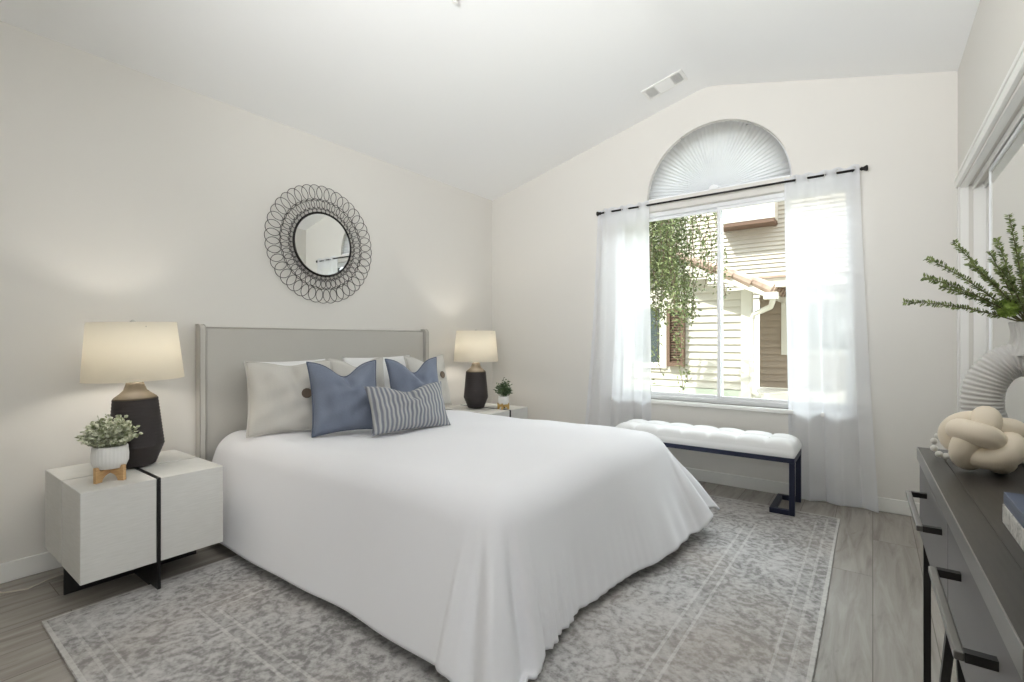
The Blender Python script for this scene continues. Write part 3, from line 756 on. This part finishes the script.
# ------------------------------------------------------------------ bench under the window
bn = empty('bench', (-0.95, 3.468, 0), 0, 'white tufted bench with a navy metal frame under the window', 'bench')
BX, BD = 0.580, 0.168
fr = MB(); q = 0.030
zt = 0.352
fr.box(-BX, -BD, zt - q, BX, -BD + q, zt).box(-BX, BD - q, zt - q, BX, BD, zt).box(-BX, -BD + q, zt - q, -BX + q, BD - q, zt).box(BX - q, -BD + q, zt - q, BX, BD - q, zt)
fr.build('seat_frame', M_navy, bn, bevel=0.002)
for sx in (-1, 1):
    for sy in (-1, 1):
        a = sorted((sx * BX, sx * (BX - q))); b = sorted((sy * BD, sy * (BD - q)))
        MB().box(a[0], b[0], 0.011, a[1], b[1], zt - q).build('leg', M_navy, bn, bevel=0.002)
    inn = sx * (BX - 0.135); a = sorted((inn, sx * (BX - q))); c0 = sorted((inn, inn + sx * q))
    MB().box(a[0], -BD, 0.011, a[1], -BD + q, 0.011 + q).box(a[0], BD - q, 0.011, a[1], BD, 0.011 + q).box(c0[0], -BD + q, 0.011, c0[1], BD - q, 0.011 + q).build('foot_loop', M_navy, bn, bevel=0.002)
CXh, CYh = 0.592, 0.176
NXT, NYT = 7, 2
def bench_top(u, v):
    a, b = 2 * u - 1, 2 * v - 1
    p = max(0, 1 - abs(a) ** 14) ** 0.5 * max(0, 1 - abs(b) ** 7) ** 0.5
    gx = abs(math.sin(math.pi * NXT * u)); gy = abs(math.sin(math.pi * NYT * v))
    tuft = (0.35 + 0.65 * gx ** 0.45) * (0.4 + 0.6 * gy ** 0.45)
    return (a * CXh * (0.975 + 0.025 * p), b * CYh * (0.95 + 0.05 * p), 0.395 + p * (0.030 + 0.028 * tuft))
def bench_side(u, v):
    # perimeter, from the frame up to the rounded top edge
    t = u * 4; k = min(3, int(t)); f = t - k
    a, b = ((2 * f - 1, -1), (1, 2 * f - 1), (1 - 2 * f, 1), (-1, 1 - 2 * f))[k]
    bulge = 0.006 * math.sin(math.pi * v)
    return (a * (CXh * 0.975 + bulge), b * (CYh * 0.95 + bulge), 0.3525 + (0.395 - 0.3525) * v)
cu = MB().grid(bench_top, 113, 41)
cu.grid(bench_side, 160, 6)
co = cu.build('seat_cushion', M_benchfab, bn, smooth=True)
for i in range(1, NXT):
    MB().sphere((0, 0, 0), 0.009, 10, 6, (1, 1, 0.5)).build('tuft_button', M_benchfab, bn, smooth=True, loc=((2 * i / NXT - 1) * CXh, 0, 0.432))

# ------------------------------------------------------------------ curtain rod and sheer curtains
YR, ZRD = YW - 0.085, 2.108
rod = empty('curtain_rod', ((-1.825 - 0.05) / 2, YR, ZRD), 0, 'thin dark curtain rod across the window wall', 'curtain rod')
hl = 0.878
MB().tube([(-hl, 0, 0), (hl, 0, 0)], 0.0075, 10).build('rod', M_rod, rod, smooth=True)
for sx in (-1, 1):
    MB().lathe([(0.0075, 0), (0.013, 0.002), (0.010, 0.012), (0.018, 0.026), (0.019, 0.032), (0.012, 0.037)], 16).build('finial', M_rod, rod, smooth=True, loc=(sx * hl, 0, 0), rot=(0, R_(90 * sx), 0))
    MB().bar((sx * (hl - 0.04), 0.0, -0.004), (sx * (hl - 0.04), 0.083, -0.004), 0.010, 0.012).box(sx * (hl - 0.04) - 0.014, 0.079, -0.035, sx * (hl - 0.04) + 0.014, 0.084, 0.03).build('bracket', M_rod, rod)
def curtain(xa, xb, za, zb, nf, ph, label, bot0, bot1, amp_b):
    r = empty('sheer_curtain', ((xa + xb) / 2, YR, 0.0), 0, label, 'curtain', 'white sheer curtains')
    cx = (xa + xb) / 2
    def cl(u, v, off=0.0):
        # v 0 top, 1 bottom
        z = 2.138 + (0.012 - 2.138) * v
        x = (xa + (xb - xa) * u) * (1 - v ** 1.3) + (bot0 + (bot1 - bot0) * u) * v ** 1.3
        w = math.sin(2 * math.pi * nf * u + ph)
        w2 = math.sin(2 * math.pi * (nf * 1.7) * u + ph * 2.1 + v * 0.8)
        am = 0.020 + (amp_b - 0.020) * sstep(0.05, 0.8, v)
        y = am * w * (0.8 + 0.2 * math.sin(5 * u + 2)) + 0.008 * w2 * sstep(0.1, 0.6, v) + 0.022 * sstep(0.0, 0.6, v)
        z += 0.006 * math.cos(2 * math.pi * nf * u * 2 + 2 * ph) * (1 - v) ** 8
        x += 0.010 * math.sin(4 * math.pi * nf * u + ph) * v
        return (x - cx, min(y, 0.066) + off, z)
    p = MB().grid(lambda u, v: cl(u, v ** 1.5), 160, 80).build('voile_panel', M_sheer, r, smooth=True, recalc=False)
    MB().grid(lambda u, v: cl(u, v * 0.062, 0.003), 160, 8).build('header_band', M_sheer, r, smooth=True, recalc=False)
    MB().grid(lambda u, v: cl(u, 0.965 + v * 0.034, 0.003), 150, 4).build('bottom_hem', M_sheer, r, smooth=True, recalc=False)
    MB().grid(lambda u, v: cl(0.0 + 0.02 * u, v, 0.002), 4, 60).build('side_hem', M_sheer, r, smooth=True, recalc=False)
    # clear grommets where the cloth crosses the rod
    k = 0
    while True:
        u = (k * math.pi - ph) / (2 * math.pi * nf); k += 1
        if u > 0.99: break
        if u < 0.01: continue
        pos = cl(u, 0.014); s = math.cos(2 * math.pi * nf * u + ph)
        ring = MB().tube([(0.021 * math.cos(2 * math.pi * i / 20), 0, 0.021 * math.sin(2 * math.pi * i / 20)) for i in range(20)], 0.0028, 6, closed=True)
        ring.build('grommet', mat('grommet_plastic', (212, 212, 210), 0.3), r, smooth=True, loc=(pos[0], pos[1], ZRD), rot=(0, 0, R_(60 if s > 0 else -60)))
    return r
curtain(-1.845, -1.405, 0, 0, 3.0, 0.35, 'sheer white curtain at the left side of the window, nearer the bed', -2.02, -1.40, 0.028)
curtain(-0.475, -0.065, 0, 0, 2.6, 0.2 + math.pi * 0.15, 'sheer white curtain at the right of the window behind the bench end', -0.455, 0.02, 0.034)

# ------------------------------------------------------------------ ceiling vent and sprinkler
slope = math.atan(0.2463)
va = empty('ceiling_vent', (-1.205, 3.465, 2.440 + 0.2463 * (-1.205 + 3.04) - 0.004), 0, 'white louvred air vent on the ceiling near the arched window', 'vent')
va.rotation_euler = (0, -slope, 0)
f = MB(); a, b = 0.148, 0.080
f.box(-a, -b, -0.006, a, -b + 0.018, 0.003).box(-a, b - 0.018, -0.006, a, b, 0.003).box(-a, -b + 0.018, -0.006, -a + 0.018, b - 0.018, 0.003).box(a - 0.018, -b + 0.018, -0.006, a, b - 0.018, 0.003)
f.box(-0.060, -b + 0.018, -0.006, -0.052, b - 0.018, 0.003).box(0.056, -b + 0.018, -0.006, 0.064, b - 0.018, 0.003)
f.build('vent_frame', M_trim, va, bevel=0.0015)
MB().box(-a + 0.01, -b + 0.01, 0.001, a - 0.01, b - 0.01, 0.003).build('duct_opening', mat('duct_dark', (92, 92, 92), 0.8), va)
s = MB()
for k in range(7):
    x = -0.125 + k * 0.0105; s.bar((x, -b + 0.018, -0.002), (x, b - 0.018, -0.002), 0.010, 0.0015, up=(0.5, 0, 1))
for k in range(7):
    y = -0.05 + k * 0.0167; s.bar((-0.052, y, -0.002), (0.056, y, -0.002), 0.015, 0.0015, up=(0, 0.5, 1))
for k in range(5):
    x = 0.072 + k * 0.0135; s.bar((x, -b + 0.018, -0.002), (x, b - 0.018, -0.002), 0.008, 0.0015, up=(-0.7, 0, 1))
s.build('louvers', M_trim, va)
sp = empty('fire_sprinkler', (-1.675, 1.78, 2.440 + 0.2463 * (3.04 - 1.69) - 0.001), 0, 'small white sprinkler head on the ceiling at the top edge', 'sprinkler')
MB().lathe([(0.03, 0.001), (0.03, -0.006), (0.012, -0.010)], 20).build('escutcheon', M_trim, sp, smooth=True)
MB().bar((-0.009, 0, -0.008), (-0.006, 0, -0.034), 0.004, 0.004).bar((0.009, 0, -0.008), (0.006, 0, -0.034), 0.004, 0.004).lathe([(0.012, -0.036), (0.012, -0.033)], 14).build('sprinkler_head', M_trim, sp)

# ------------------------------------------------------------------ dresser console
M_dtop = mat('charcoal_top', (54, 50, 47), 0.38, spec=0.5)
_w = noise(M_dtop, coords(M_dtop, scale=(30, 2, 1)), 8, 4)
L(M_dtop, ramp(M_dtop, _w.outputs['Fac'], [(0.3, (46, 43, 40)), (0.7, (60, 56, 52))]).outputs['Color'], P(M_dtop).inputs['Base Color'])
M_dfront = mat('sheened_grey_front', (112, 110, 110), 0.45, spec=0.5)  # charcoal front painted lighter: the bed's reflected sheen is in the grey
ds = empty('dresser', (0.091, 1.624, 0), 0.016, 'dark grey two drawer dresser by the mirrored closet', 'dresser')
DL, DD, ZT_, ZBt = 1.005, 0.275, 0.78, 0.562
MB().box(0.002, -DL, ZT_ - 0.008, DD, 0, ZT_ - 0.0012).build('top_panel', M_dtop, ds)
m = MB().box(0.002, -DL, ZT_ - 0.0012, 0.036, 0, ZT_).box(0.040, -DL, ZT_ - 0.0012, DD, 0, ZT_); m.build('top_veneer', M_dtop, ds)
MB().box(0.0, -DL - 0.001, ZT_ - 0.030, 0.002, 0.001, ZT_ + 0.0005).build('metal_edge', mat('edge_metal', (150, 148, 145), 0.3, 0.9), ds, bevel=0.0008)
MB().box(0.004, -DL, ZT_ - 0.030, DD, 0, ZT_ - 0.008).build('top_rail', M_dfront, ds)
MB().box(0.024, -DL + 0.002, ZBt, DD, -0.002, ZT_ - 0.031).build('carcass', M_dtop, ds)
for k, (ya, yb) in enumerate(((-0.498, -0.004), (-1.0, -0.504))):
    dr = MB().box(0.005, ya, ZBt + 0.001, 0.023, yb, ZT_ - 0.034).build('drawer', M_dfront, ds, bevel=0.002)
    hy0, hy1 = ((-0.43, -0.165), (-0.885, -0.63))[k]
    MB().box(-0.032, hy0, 0.694, -0.022, hy1, 0.705).build('drawer_handle', mat('handle_metal', (120, 118, 116), 0.28, 0.9), dr, bevel=0.002)
    for q in (hy0, hy1 - 0.012): MB().box(-0.0225, q, 0.694, 0.0055, q + 0.012, 0.705).build('handle_post', M_black, dr)
for xx in (0.016, DD - 0.02):
    for y_top, y_in, y_foot, yf2 in ((-0.045, -0.46, -0.052, -0.13), (-DL + 0.045, -DL + 0.46, -DL + 0.052, -DL + 0.13)):
        MB().bar((xx, y_top, ZBt - 0.001), (xx, y_foot, 0.0), 0.014, 0.014, up=(1, 0, 0)).bar((xx, y_in, ZBt - 0.004), (xx, yf2, 0.004), 0.014, 0.014, up=(1, 0, 0)).bar((xx, y_foot, 0.005), (xx, yf2, 0.005), 0.014, 0.010, up=(1, 0, 0)).build('leg', M_black, ds)

# knotted ceramic ornament
M_knot = mat('cream_ceramic', (232, 219, 198), 0.55)
kn = empty('knot_ornament', (0.186, 1.392, 0.7805), R_(25), 'cream ceramic rope knot on the dark dresser in front of the vase', 'ornament')
pts = []
KR, KT = 0.043, 0.0235
for i in range(200):
    t = 2 * math.pi * i / 200
    lam = 3 * t; phi = 0.95 * math.sin(4 * t + 0.3); rr = KR + 0.0095 * math.sin(8 * t + 0.9)
    q = Vector((rr * math.cos(phi) * math.cos(lam), rr * math.cos(phi) * math.sin(lam), rr * math.sin(phi)))
    q.rotate(Euler((R_(52), R_(18), 0)))
    pts.append((q.x, q.y, q.z * 0.93))
zl = min(p[2] for p in pts) - KT
MB().tube([(p[0], p[1], p[2] - zl) for p in pts], KT, 16, closed=True).build('knotted_rope', M_knot, kn, smooth=True)
# little pale bead tassel behind the knot
tb = empty('bead_strand', (0.128, 1.50, 0.7805), 0, 'small pale bead strand lying behind the cream knot', 'beads')
for k in range(9):
    a = 2 * math.pi * k / 9
    MB().sphere((0, 0, 0), 0.0075, 10, 6).build('bead', mat('bead_white', (222, 219, 212), 0.5), tb, smooth=True, loc=(0.018 * math.cos(a) + 0.004, 0.012 * math.sin(a), 0.030 + 0.0222 * math.sin(a)))

# ribbed ring vase
M_vase = mat('matte_white_ceramic', (206, 204, 201), 0.6)
vz = empty('ring_vase', (0.268, 1.548, 0.7805), 0, 'white ribbed ring shaped vase on the dresser', 'vase')
EA, EB, RT = 0.066, 0.098, 0.037
def vase_pt(u, v):
    a = 2 * math.pi * u; b = 2 * math.pi * v
    rt = RT * (1 + 0.04 * math.sin(a * 62))
    nx, nz = math.cos(a) * EB, math.sin(a) * EA; l = math.hypot(nx, nz); nx /= l; nz /= l
    o = rt * math.cos(b)
    return (EA * math.cos(a) + nx * o, rt * math.sin(b), max(-0.1325, EB * math.sin(a) + nz * o) + 0.1328)
vb = MB()
NU, NV = 372, 24
vs = [vase_pt(i / NU, j / NV) for j in range(NV) for i in range(NU)]
fsx = [(j * NU + i, j * NU + (i + 1) % NU, ((j + 1) % NV) * NU + (i + 1) % NU, ((j + 1) % NV) * NU + i) for j in range(NV) for i in range(NU)]
vb.add(vs, fsx); vb.build('ring_body', M_vase, vz, smooth=True)
nk = [(0.052, 0.240), (0.044, 0.252), (0.036, 0.264), (0.0315, 0.276), (0.0305, 0.290), (0.0325, 0.304), (0.0345, 0.312), (0.033, 0.315), (0.030, 0.312), (0.0275, 0.296), (0.026, 0.280)]
MB().lathe([(r * 0.92, z) for r, z in nk], 120, c=(0.010, 0, 0), rfun=lambda a, z: 1 + 0.035 * math.sin(a * 22 + z * 40), cap=False).build('neck', M_vase, vz, smooth=True)

# green sprigs in the vase
M_spr = leafmat('sprig_leaf', (78, 92, 48), (132, 146, 88))
M_stem = mat('sprig_stem', (88, 84, 52), 0.7)
M_moss = leafmat('moss', (96, 120, 48), (150, 172, 84))
pl = empty('sprig_arrangement', (0.268, 1.548, 1.065), 0, 'fine leaved green sprigs standing in the ring vase', 'plant')
F3 = Vector((-math.sin(R_(36.57)), math.cos(R_(36.57)), 0)); R3 = Vector((math.cos(R_(36.57)), math.sin(R_(36.57)), 0))
def view_pt(px, py, d): return Vector((0, 0, 1.055)) + (F3 + R3 * ((px - 512) / PX) + Vector((0, 0, (340 - py) / PX))) * d
tips = [(903, 302, 1.12), (926, 258, 1.10), (923, 277, 1.02), (940, 287, 1.06), (953, 241, 1.12), (968, 263, 1.0), (989, 251, 0.98), (1009, 214, 1.05), (1027, 226, 1.10), (1040, 215, 1.02), (1062, 250, 0.98), (1070, 290, 1.05), (1052, 236, 1.1), (1000, 268, 0.94), (1018, 246, 1.08), (996, 238, 1.10)]
mouth = Vector((0.278, 1.548, 1.098))
for (px, py, d) in tips:
    tip = view_pt(px, py, d + 0.07); hd = (tip - mouth); hd.z = 0; hd = hd.normalized() if hd.length > 1e-4 else Vector((1, 0, 0))
    base = mouth + hd * random.uniform(0.004, 0.016) + Vector((random.uniform(-0.004, 0.004), random.uniform(-0.004, 0.004), -0.004))
    ln = (tip - base).length
    ctrl = base.lerp(tip, 0.5) + Vector((0, 0, 0.10 * ln)) * (1 if py > 255 else 0.2)
    def bz(t): return base * (1 - t) ** 2 + ctrl * (2 * t * (1 - t)) + tip * t * t
    path = [bz(k / 14) - pl.location for k in range(15)]
    st = MB().tube(path, [0.0018 - 0.0011 * k / 14 for k in range(15)], 5).build('sprig', M_stem, pl, smooth=True)
    lm = MB(); n = int(ln / 0.0052)
    for k in range(n):
        t = 0.16 + 0.84 * k / n; p = bz(t) - pl.location; tg = (bz(min(1, t + 0.02)) - bz(t - 0.02)).normalized()
        for s in range(4):
            a = 2.4 * k + s * 2.1 + random.uniform(-0.4, 0.4)
            o1 = tg.cross(Vector((0.3, 0.2, 1))).normalized(); o2 = tg.cross(o1)
            dd = (o1 * math.cos(a) + o2 * math.sin(a)) + tg * 0.45
            leaf(lm, p, dd, random.uniform(0.008, 0.0125), 0.0046, cup=0.1)
    lm.build('leaves', M_spr, st, recalc=False)
ms = MB(); mc = view_pt(1008, 308, 1.08) - pl.location
for k in range(260):
    z = random.uniform(-1, 1); a = random.uniform(0, 6.283); q = math.sqrt(1 - z * z); d = Vector((q * math.cos(a), q * math.sin(a), z))
    leaf(ms, mc + d * 0.012, d + Vector((random.uniform(-.4, .4), random.uniform(-.4, .4), random.uniform(-.4, .4))), 0.011, 0.005)
ms.sphere(mc, 0.016, 12, 8)
ms.build('moss_ball', M_moss, pl, recalc=False)

# two books on the dresser
def book(name, z, th, col, x0, x1, y0, y1, label, rz=0.0):
    r = empty(name, ((x0 + x1) / 2, (y0 + y1) / 2, z), rz, label, 'book', 'books stacked on the dresser')
    hx, hy = (x1 - x0) / 2, (y1 - y0) / 2
    MB().box(-hx, -hy, 0, hx, hy, 0.003).box(-hx, -hy, th - 0.003, hx, hy, th).box(-hx, -hy, 0.003, -hx + 0.004, hy, th - 0.003).build('cover', col, r, bevel=0.001)
    MB().box(-hx + 0.004, -hy + 0.004, 0.0031, hx - 0.005, hy - 0.004, th - 0.0031).build('page_block', M_paper, r)
    return r
M_marble = mat('marbled_cover', (205, 203, 198), 0.5)
L(M_marble, ramp(M_marble, noise(M_marble, coords(M_marble), 60, 5, 0.7, 1.5).outputs['Fac'], [(0.35, (150, 148, 144)), (0.5, (206, 204, 199)), (0.7, (224, 222, 217))]).outputs['Color'], P(M_marble).inputs['Base Color'])
M_bluebook = mat('blue_cover', (72, 82, 104), 0.45)
book('book', 0.7803, 0.028, M_marble, 0.157, 0.345, 0.79, 1.03, 'grey marbled book lying under the blue one on the dresser')
book('book', 0.8087, 0.018, M_bluebook, 0.158, 0.343, 0.80, 1.029, 'blue covered book on top of the marbled one')
MB().box(-0.06, -0.10, 0, -0.055, 0.10, 0.0004).build('cover_line', mat('pale_blue', (160, 168, 186), 0.5), bpy.data.objects['book.001'], loc=(0, 0, 0.0181))

# ------------------------------------------------------------------ outside: the neighbouring house, tree and ground
struct(MB().box(-20, YW + 0.16, -0.9, 16, 30, -0.6).build('ground', mat('outdoor_ground', (150, 148, 132), 0.95)), 'pale paved yard outside the window', 'ground')
def siding(name, rgb, pitch, rough=0.7):
    m = mat(name, rgb, rough, spec=0.2); return m
M_side = mat('cream_siding', (196, 190, 178), 0.7, spec=0.2)
M_side2 = mat('shaded_cream_siding', (160, 145, 130), 0.75, spec=0.2)  # cream siding again, with the porch shade put into a darker taupe
M_ht = mat('house_trim', (208, 203, 192), 0.6)
M_shut = mat('brown_shutter', (104, 82, 68), 0.7)
M_tile = mat('roof_tile', (160, 130, 112), 0.85)
L(M_tile, ramp(M_tile, noise(M_tile, coords(M_tile), 5, 4).outputs['Fac'], [(0.3, (128, 104, 90)), (0.7, (178, 158, 142))]).outputs['Color'], P(M_tile).inputs['Base Color'])
M_dglass = mat('dark_window_glass', (70, 78, 76), 0.08, spec=0.8)
hs = empty('neighbouring_house', (-2, 8.5, -0.6), 0, 'cream house with lap siding and tiled roofs outside the window', 'house')
def H(mb, name, m, **kw):
    mb.v = [(p[0] + 2, p[1] - 8.5, p[2] + 0.6) for p in mb.v]
    return mb.build(name, m, hs, **kw)
def lap(x0, x1, z0, z1, y, pitch, clip=None):
    mb = MB(); z = z0
    while z < z1 - 1e-6:
        t = min(z + pitch, z1)
        xa, xb = x0, x1
        if clip: xb = min(x1, clip(t)); 
        if xb > xa:
            mb.add([(xa, y - 0.034, z), (xb, y - 0.034, z), (xb, y, t), (xa, y, t), (xa, y + 0.05, z), (xb, y + 0.05, z), (xb, y + 0.05, t), (xa, y + 0.05, t)],
                   [(0, 1, 2, 3), (0, 4, 5, 1), (3, 2, 6, 7), (1, 5, 6, 2), (0, 3, 7, 4)])
        z = t
    return mb
YF = 8.5
slope_h = 0.44
def rake_z(x): return 2.30 - slope_h * (x + 2.63)
H(lap(-7, -1.70, -0.6, 4.2, YF, 0.122, clip=lambda z: -2.63 + (2.30 - z) / slope_h - 0.10), 'gable_siding', M_side)
H(MB().box(-1.70, YF - 0.045, -0.6, -1.545, YF + 0.10, 1.86), 'corner_board', M_ht)
H(MB().box(-9, 11.4, 5.35, 4.7, 12.3, 5.5), 'upper_eave', M_ht)
H(MB().box(-9, YF - 0.04, -0.6, -1.55, YF - 0.002, 0.24), 'foundation_band', mat('foundation_paint', (196, 202, 184), 0.8))
# rake of the lower roof, running down to the right, with its fascia board and barrel tiles along the edge
def rk(x, y, dz): return (x, y, rake_z(x) + dz)
H(MB().add([rk(-6.5, 8.05, 0), rk(-1.22, 8.05, 0), rk(-1.22, 9.6, 0), rk(-6.5, 9.6, 0), rk(-6.5, 8.05, 0.10), rk(-1.22, 8.05, 0.10), rk(-1.22, 9.6, 0.10), rk(-6.5, 9.6, 0.10)],
           [(0, 3, 2, 1), (4, 5, 6, 7), (0, 1, 5, 4), (1, 2, 6, 5), (2, 3, 7, 6), (3, 0, 4, 7)]), 'rake_fascia', M_ht)
for k in range(16):
    x = -1.20 - k * 0.27; x2 = x - 0.33
    t = MB()
    for yy in (8.10, 8.38, 8.66, 8.94, 9.22):
        a = Vector((x, yy, rake_z(x) + 0.135)); b = Vector((x2, yy, rake_z(x2) + 0.165))
        t.tube([a, b], [0.095, 0.075], 10)
    H(t, 'roof_tile_course', M_tile)
# recessed wing to the right, its porch roof beam, posts and window
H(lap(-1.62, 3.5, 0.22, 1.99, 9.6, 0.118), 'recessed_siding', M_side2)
H(MB().box(-1.60, 8.5, 0.02, 3.5, 9.58, 0.215), 'porch_ledge', M_ht)
H(MB().box(-1.60, 8.55, -0.6, 3.5, 8.62, 0.02), 'porch_skirt', mat('foundation_paint', (196, 202, 184), 0.8))
H(MB().box(-1.42, 8.30, 1.86, 3.5, 8.42, 2.0), 'porch_beam', M_ht)
H(MB().add([(-1.42, 8.26, 2.0), (3.5, 8.26, 2.0), (3.5, 12.1, 2.06), (-1.42, 12.1, 2.06), (-1.42, 8.26, 2.03), (3.5, 8.26, 2.03), (3.5, 12.1, 2.09), (-1.42, 12.1, 2.09)],
           [(0, 3, 2, 1), (4, 5, 6, 7), (0, 1, 5, 4), (1, 2, 6, 5), (2, 3, 7, 6), (3, 0, 4, 7)]), 'porch_roof', M_tile)
wn = H(MB().box(-1.27, 9.52, 0.80, -1.18, 9.6, 1.80).box(0.1, 9.52, 0.80, 0.2, 9.6, 1.80).box(-1.18, 9.52, 0.80, 0.1, 9.6, 0.89).box(-1.18, 9.52, 1.71, 0.1, 9.6, 1.80), 'window_casing', M_ht)
p = MB().box(-1.18, 9.55, 0.89, 0.1, 9.57, 1.71); p.v = [(q[0] + 2, q[1] - 8.5, q[2] + 0.6) for q in p.v]; p.build('glass_pane', M_dglass, wn)
# gutter downspout at the corner
H(MB().tube([(-1.18, 8.06, 1.70), (-1.20, 8.12, 1.62), (-1.24, 8.25, 1.56), (-1.50, 8.40, 1.46), (-1.53, 8.42, 1.38), (-1.53, 8.42, 0.32), (-1.50, 8.40, 0.24), (-1.42, 8.34, 0.16)], 0.040, 10), 'downspout', M_ht, smooth=True)
H(MB().box(-1.30, 7.98, 1.66, -1.12, 8.16, 1.76), 'gutter_end', M_ht)
# window with shutter on the gable wall
wn = H(MB().box(-3.55, YF - 0.06, 0.56, -2.90, YF - 0.005, 0.66).box(-3.55, YF - 0.06, 1.62, -2.90, YF - 0.005, 1.72).box(-3.02, YF - 0.06, 0.66, -2.90, YF - 0.005, 1.62).box(-3.60, YF - 0.06, 0.56, -3.50, YF - 0.005, 1.72), 'window_casing', M_ht)
p = MB().box(-3.50, YF - 0.04, 0.66, -3.02, YF - 0.02, 1.62); p.v = [(q[0] + 2, q[1] - 8.5, q[2] + 0.6) for q in p.v]; p.build('glass_pane', M_dglass, wn)
sh = MB().box(-2.87, YF - 0.13, 0.60, -2.82, YF - 0.03, 1.60).box(-2.63, YF - 0.13, 0.60, -2.58, YF - 0.03, 1.60).box(-2.82, YF - 0.13, 0.60, -2.63, YF - 0.03, 0.67).box(-2.82, YF - 0.13, 1.53, -2.63, YF - 0.03, 1.60)
for k in range(20): sh.bar((-2.82, YF - 0.08, 0.69 + k * 0.043), (-2.63, YF - 0.08, 0.69 + k * 0.043), 0.05, 0.012, up=(0, -0.5, 1))
H(sh, 'shutter', M_shut)
# upper storey, set back
H(lap(-9, 4.5, 1.9, 5.4, 12.0, 0.095), 'upper_siding', M_side)
H(MB().box(-2.78, 11.50, 3.64, -1.66, 12.0, 5.2), 'bay_window_box', M_ht)
H(MB().box(-2.77, 11.51, 3.56, -1.67, 12.0, 3.64), 'bay_window_base', M_shut)

# tree with hanging branches
M_leaf = leafmat('tree_leaf', (66, 76, 46), (122, 130, 84))
M_bark = mat('bark', (96, 80, 64), 0.9)
tr = empty('tree', (-3.7, 6.2, -0.6), 0, 'green tree with hanging leafy branches outside the left pane', 'tree')
rt = random.Random(11)
trunk = MB().tube([(0, 0, 0), (0.05, 0, 1.2), (-0.05, 0.05, 2.4), (0.1, 0, 3.4), (0.3, 0, 4.2)], [0.16, 0.13, 0.11, 0.09, 0.05], 10)
trunk.build('trunk', M_bark, tr, smooth=True)
br = MB(); lf = MB()
def strand(x, y, ztop, zbot, sway, dens):
    n = max(4, int((ztop - zbot) / 0.035)); pts = []
    for k in range(n + 1):
        t = k / n; pts.append(Vector((x + sway * t * t + 0.02 * math.sin(t * 9 + x * 7), y + 0.03 * math.sin(t * 7 + x), ztop + (zbot - ztop) * t)))
    br.tube(pts[::3] if len(pts) > 8 else pts, 0.004, 4)
    for p in pts:
        for _ in range(dens):
            d = Vector((rt.uniform(-1, 1), rt.uniform(-1, 1), rt.uniform(-1.2, 0.3)))
            leaf(lf, p + Vector((rt.uniform(-.05, .05), rt.uniform(-.05, .05), rt.uniform(-.03, .03))), d, rt.uniform(0.035, 0.062), rt.uniform(0.018, 0.028), cup=0.1)
top = Vector((0.3, 0, 4.2))
for k in range(95):
    # positions given in room coordinates, converted to the tree's own
    x = rt.uniform(-3.7, -2.0) if k % 4 else rt.uniform(-2.3, -1.85); y = rt.uniform(5.6, 6.7)
    zt_ = rt.uniform(2.5, 3.5); zb = rt.uniform(1.25, 2.0) if x < -1.75 else rt.uniform(1.6, 2.2)
    strand(x + 3.7, y - 6.2, zt_ + 0.6, zb + 0.6, rt.uniform(-0.1, 0.15), 4)
for k in range(11):
    x = rt.uniform(-1.95, -1.45); y = rt.uniform(5.8, 6.4); zt_ = rt.uniform(2.3, 3.2)
    strand(x + 3.7, y - 6.2, zt_ + 0.6, rt.uniform(1.35, 2.0) + 0.6, rt.uniform(-0.1, 0.1), 2)
for (x, y, a, b) in ((-2.30, 6.0, 1.4, 0.35), (-2.22, 6.1, 1.5, 0.6), (-1.93, 6.0, 1.5, 0.4), (-1.88, 6.05, 1.2, 0.5), (-2.0, 6.1, 1.6, 0.9), (-2.6, 6.1, 1.5, 0.4), (-2.9, 6.0, 1.5, 0.5)):
    strand(x + 3.7, y - 6.2, a + 0.6, b + 0.6, 0.05, 2)
for k in range(9):
    a = rt.uniform(0, 6.28); e = Vector((rt.uniform(-0.3, 2.0), rt.uniform(-0.5, 0.4), rt.uniform(3.2, 4.2)))
    br.tube([Vector((0.05, 0, 3.0)), Vector((0.05, 0, 3.0)).lerp(e, 0.5) + Vector((0, 0, 0.35)), e], [0.05, 0.03, 0.01], 6)
br.build('branches', M_bark, tr, smooth=True)
lf.build('foliage', M_leaf, tr, recalc=False)
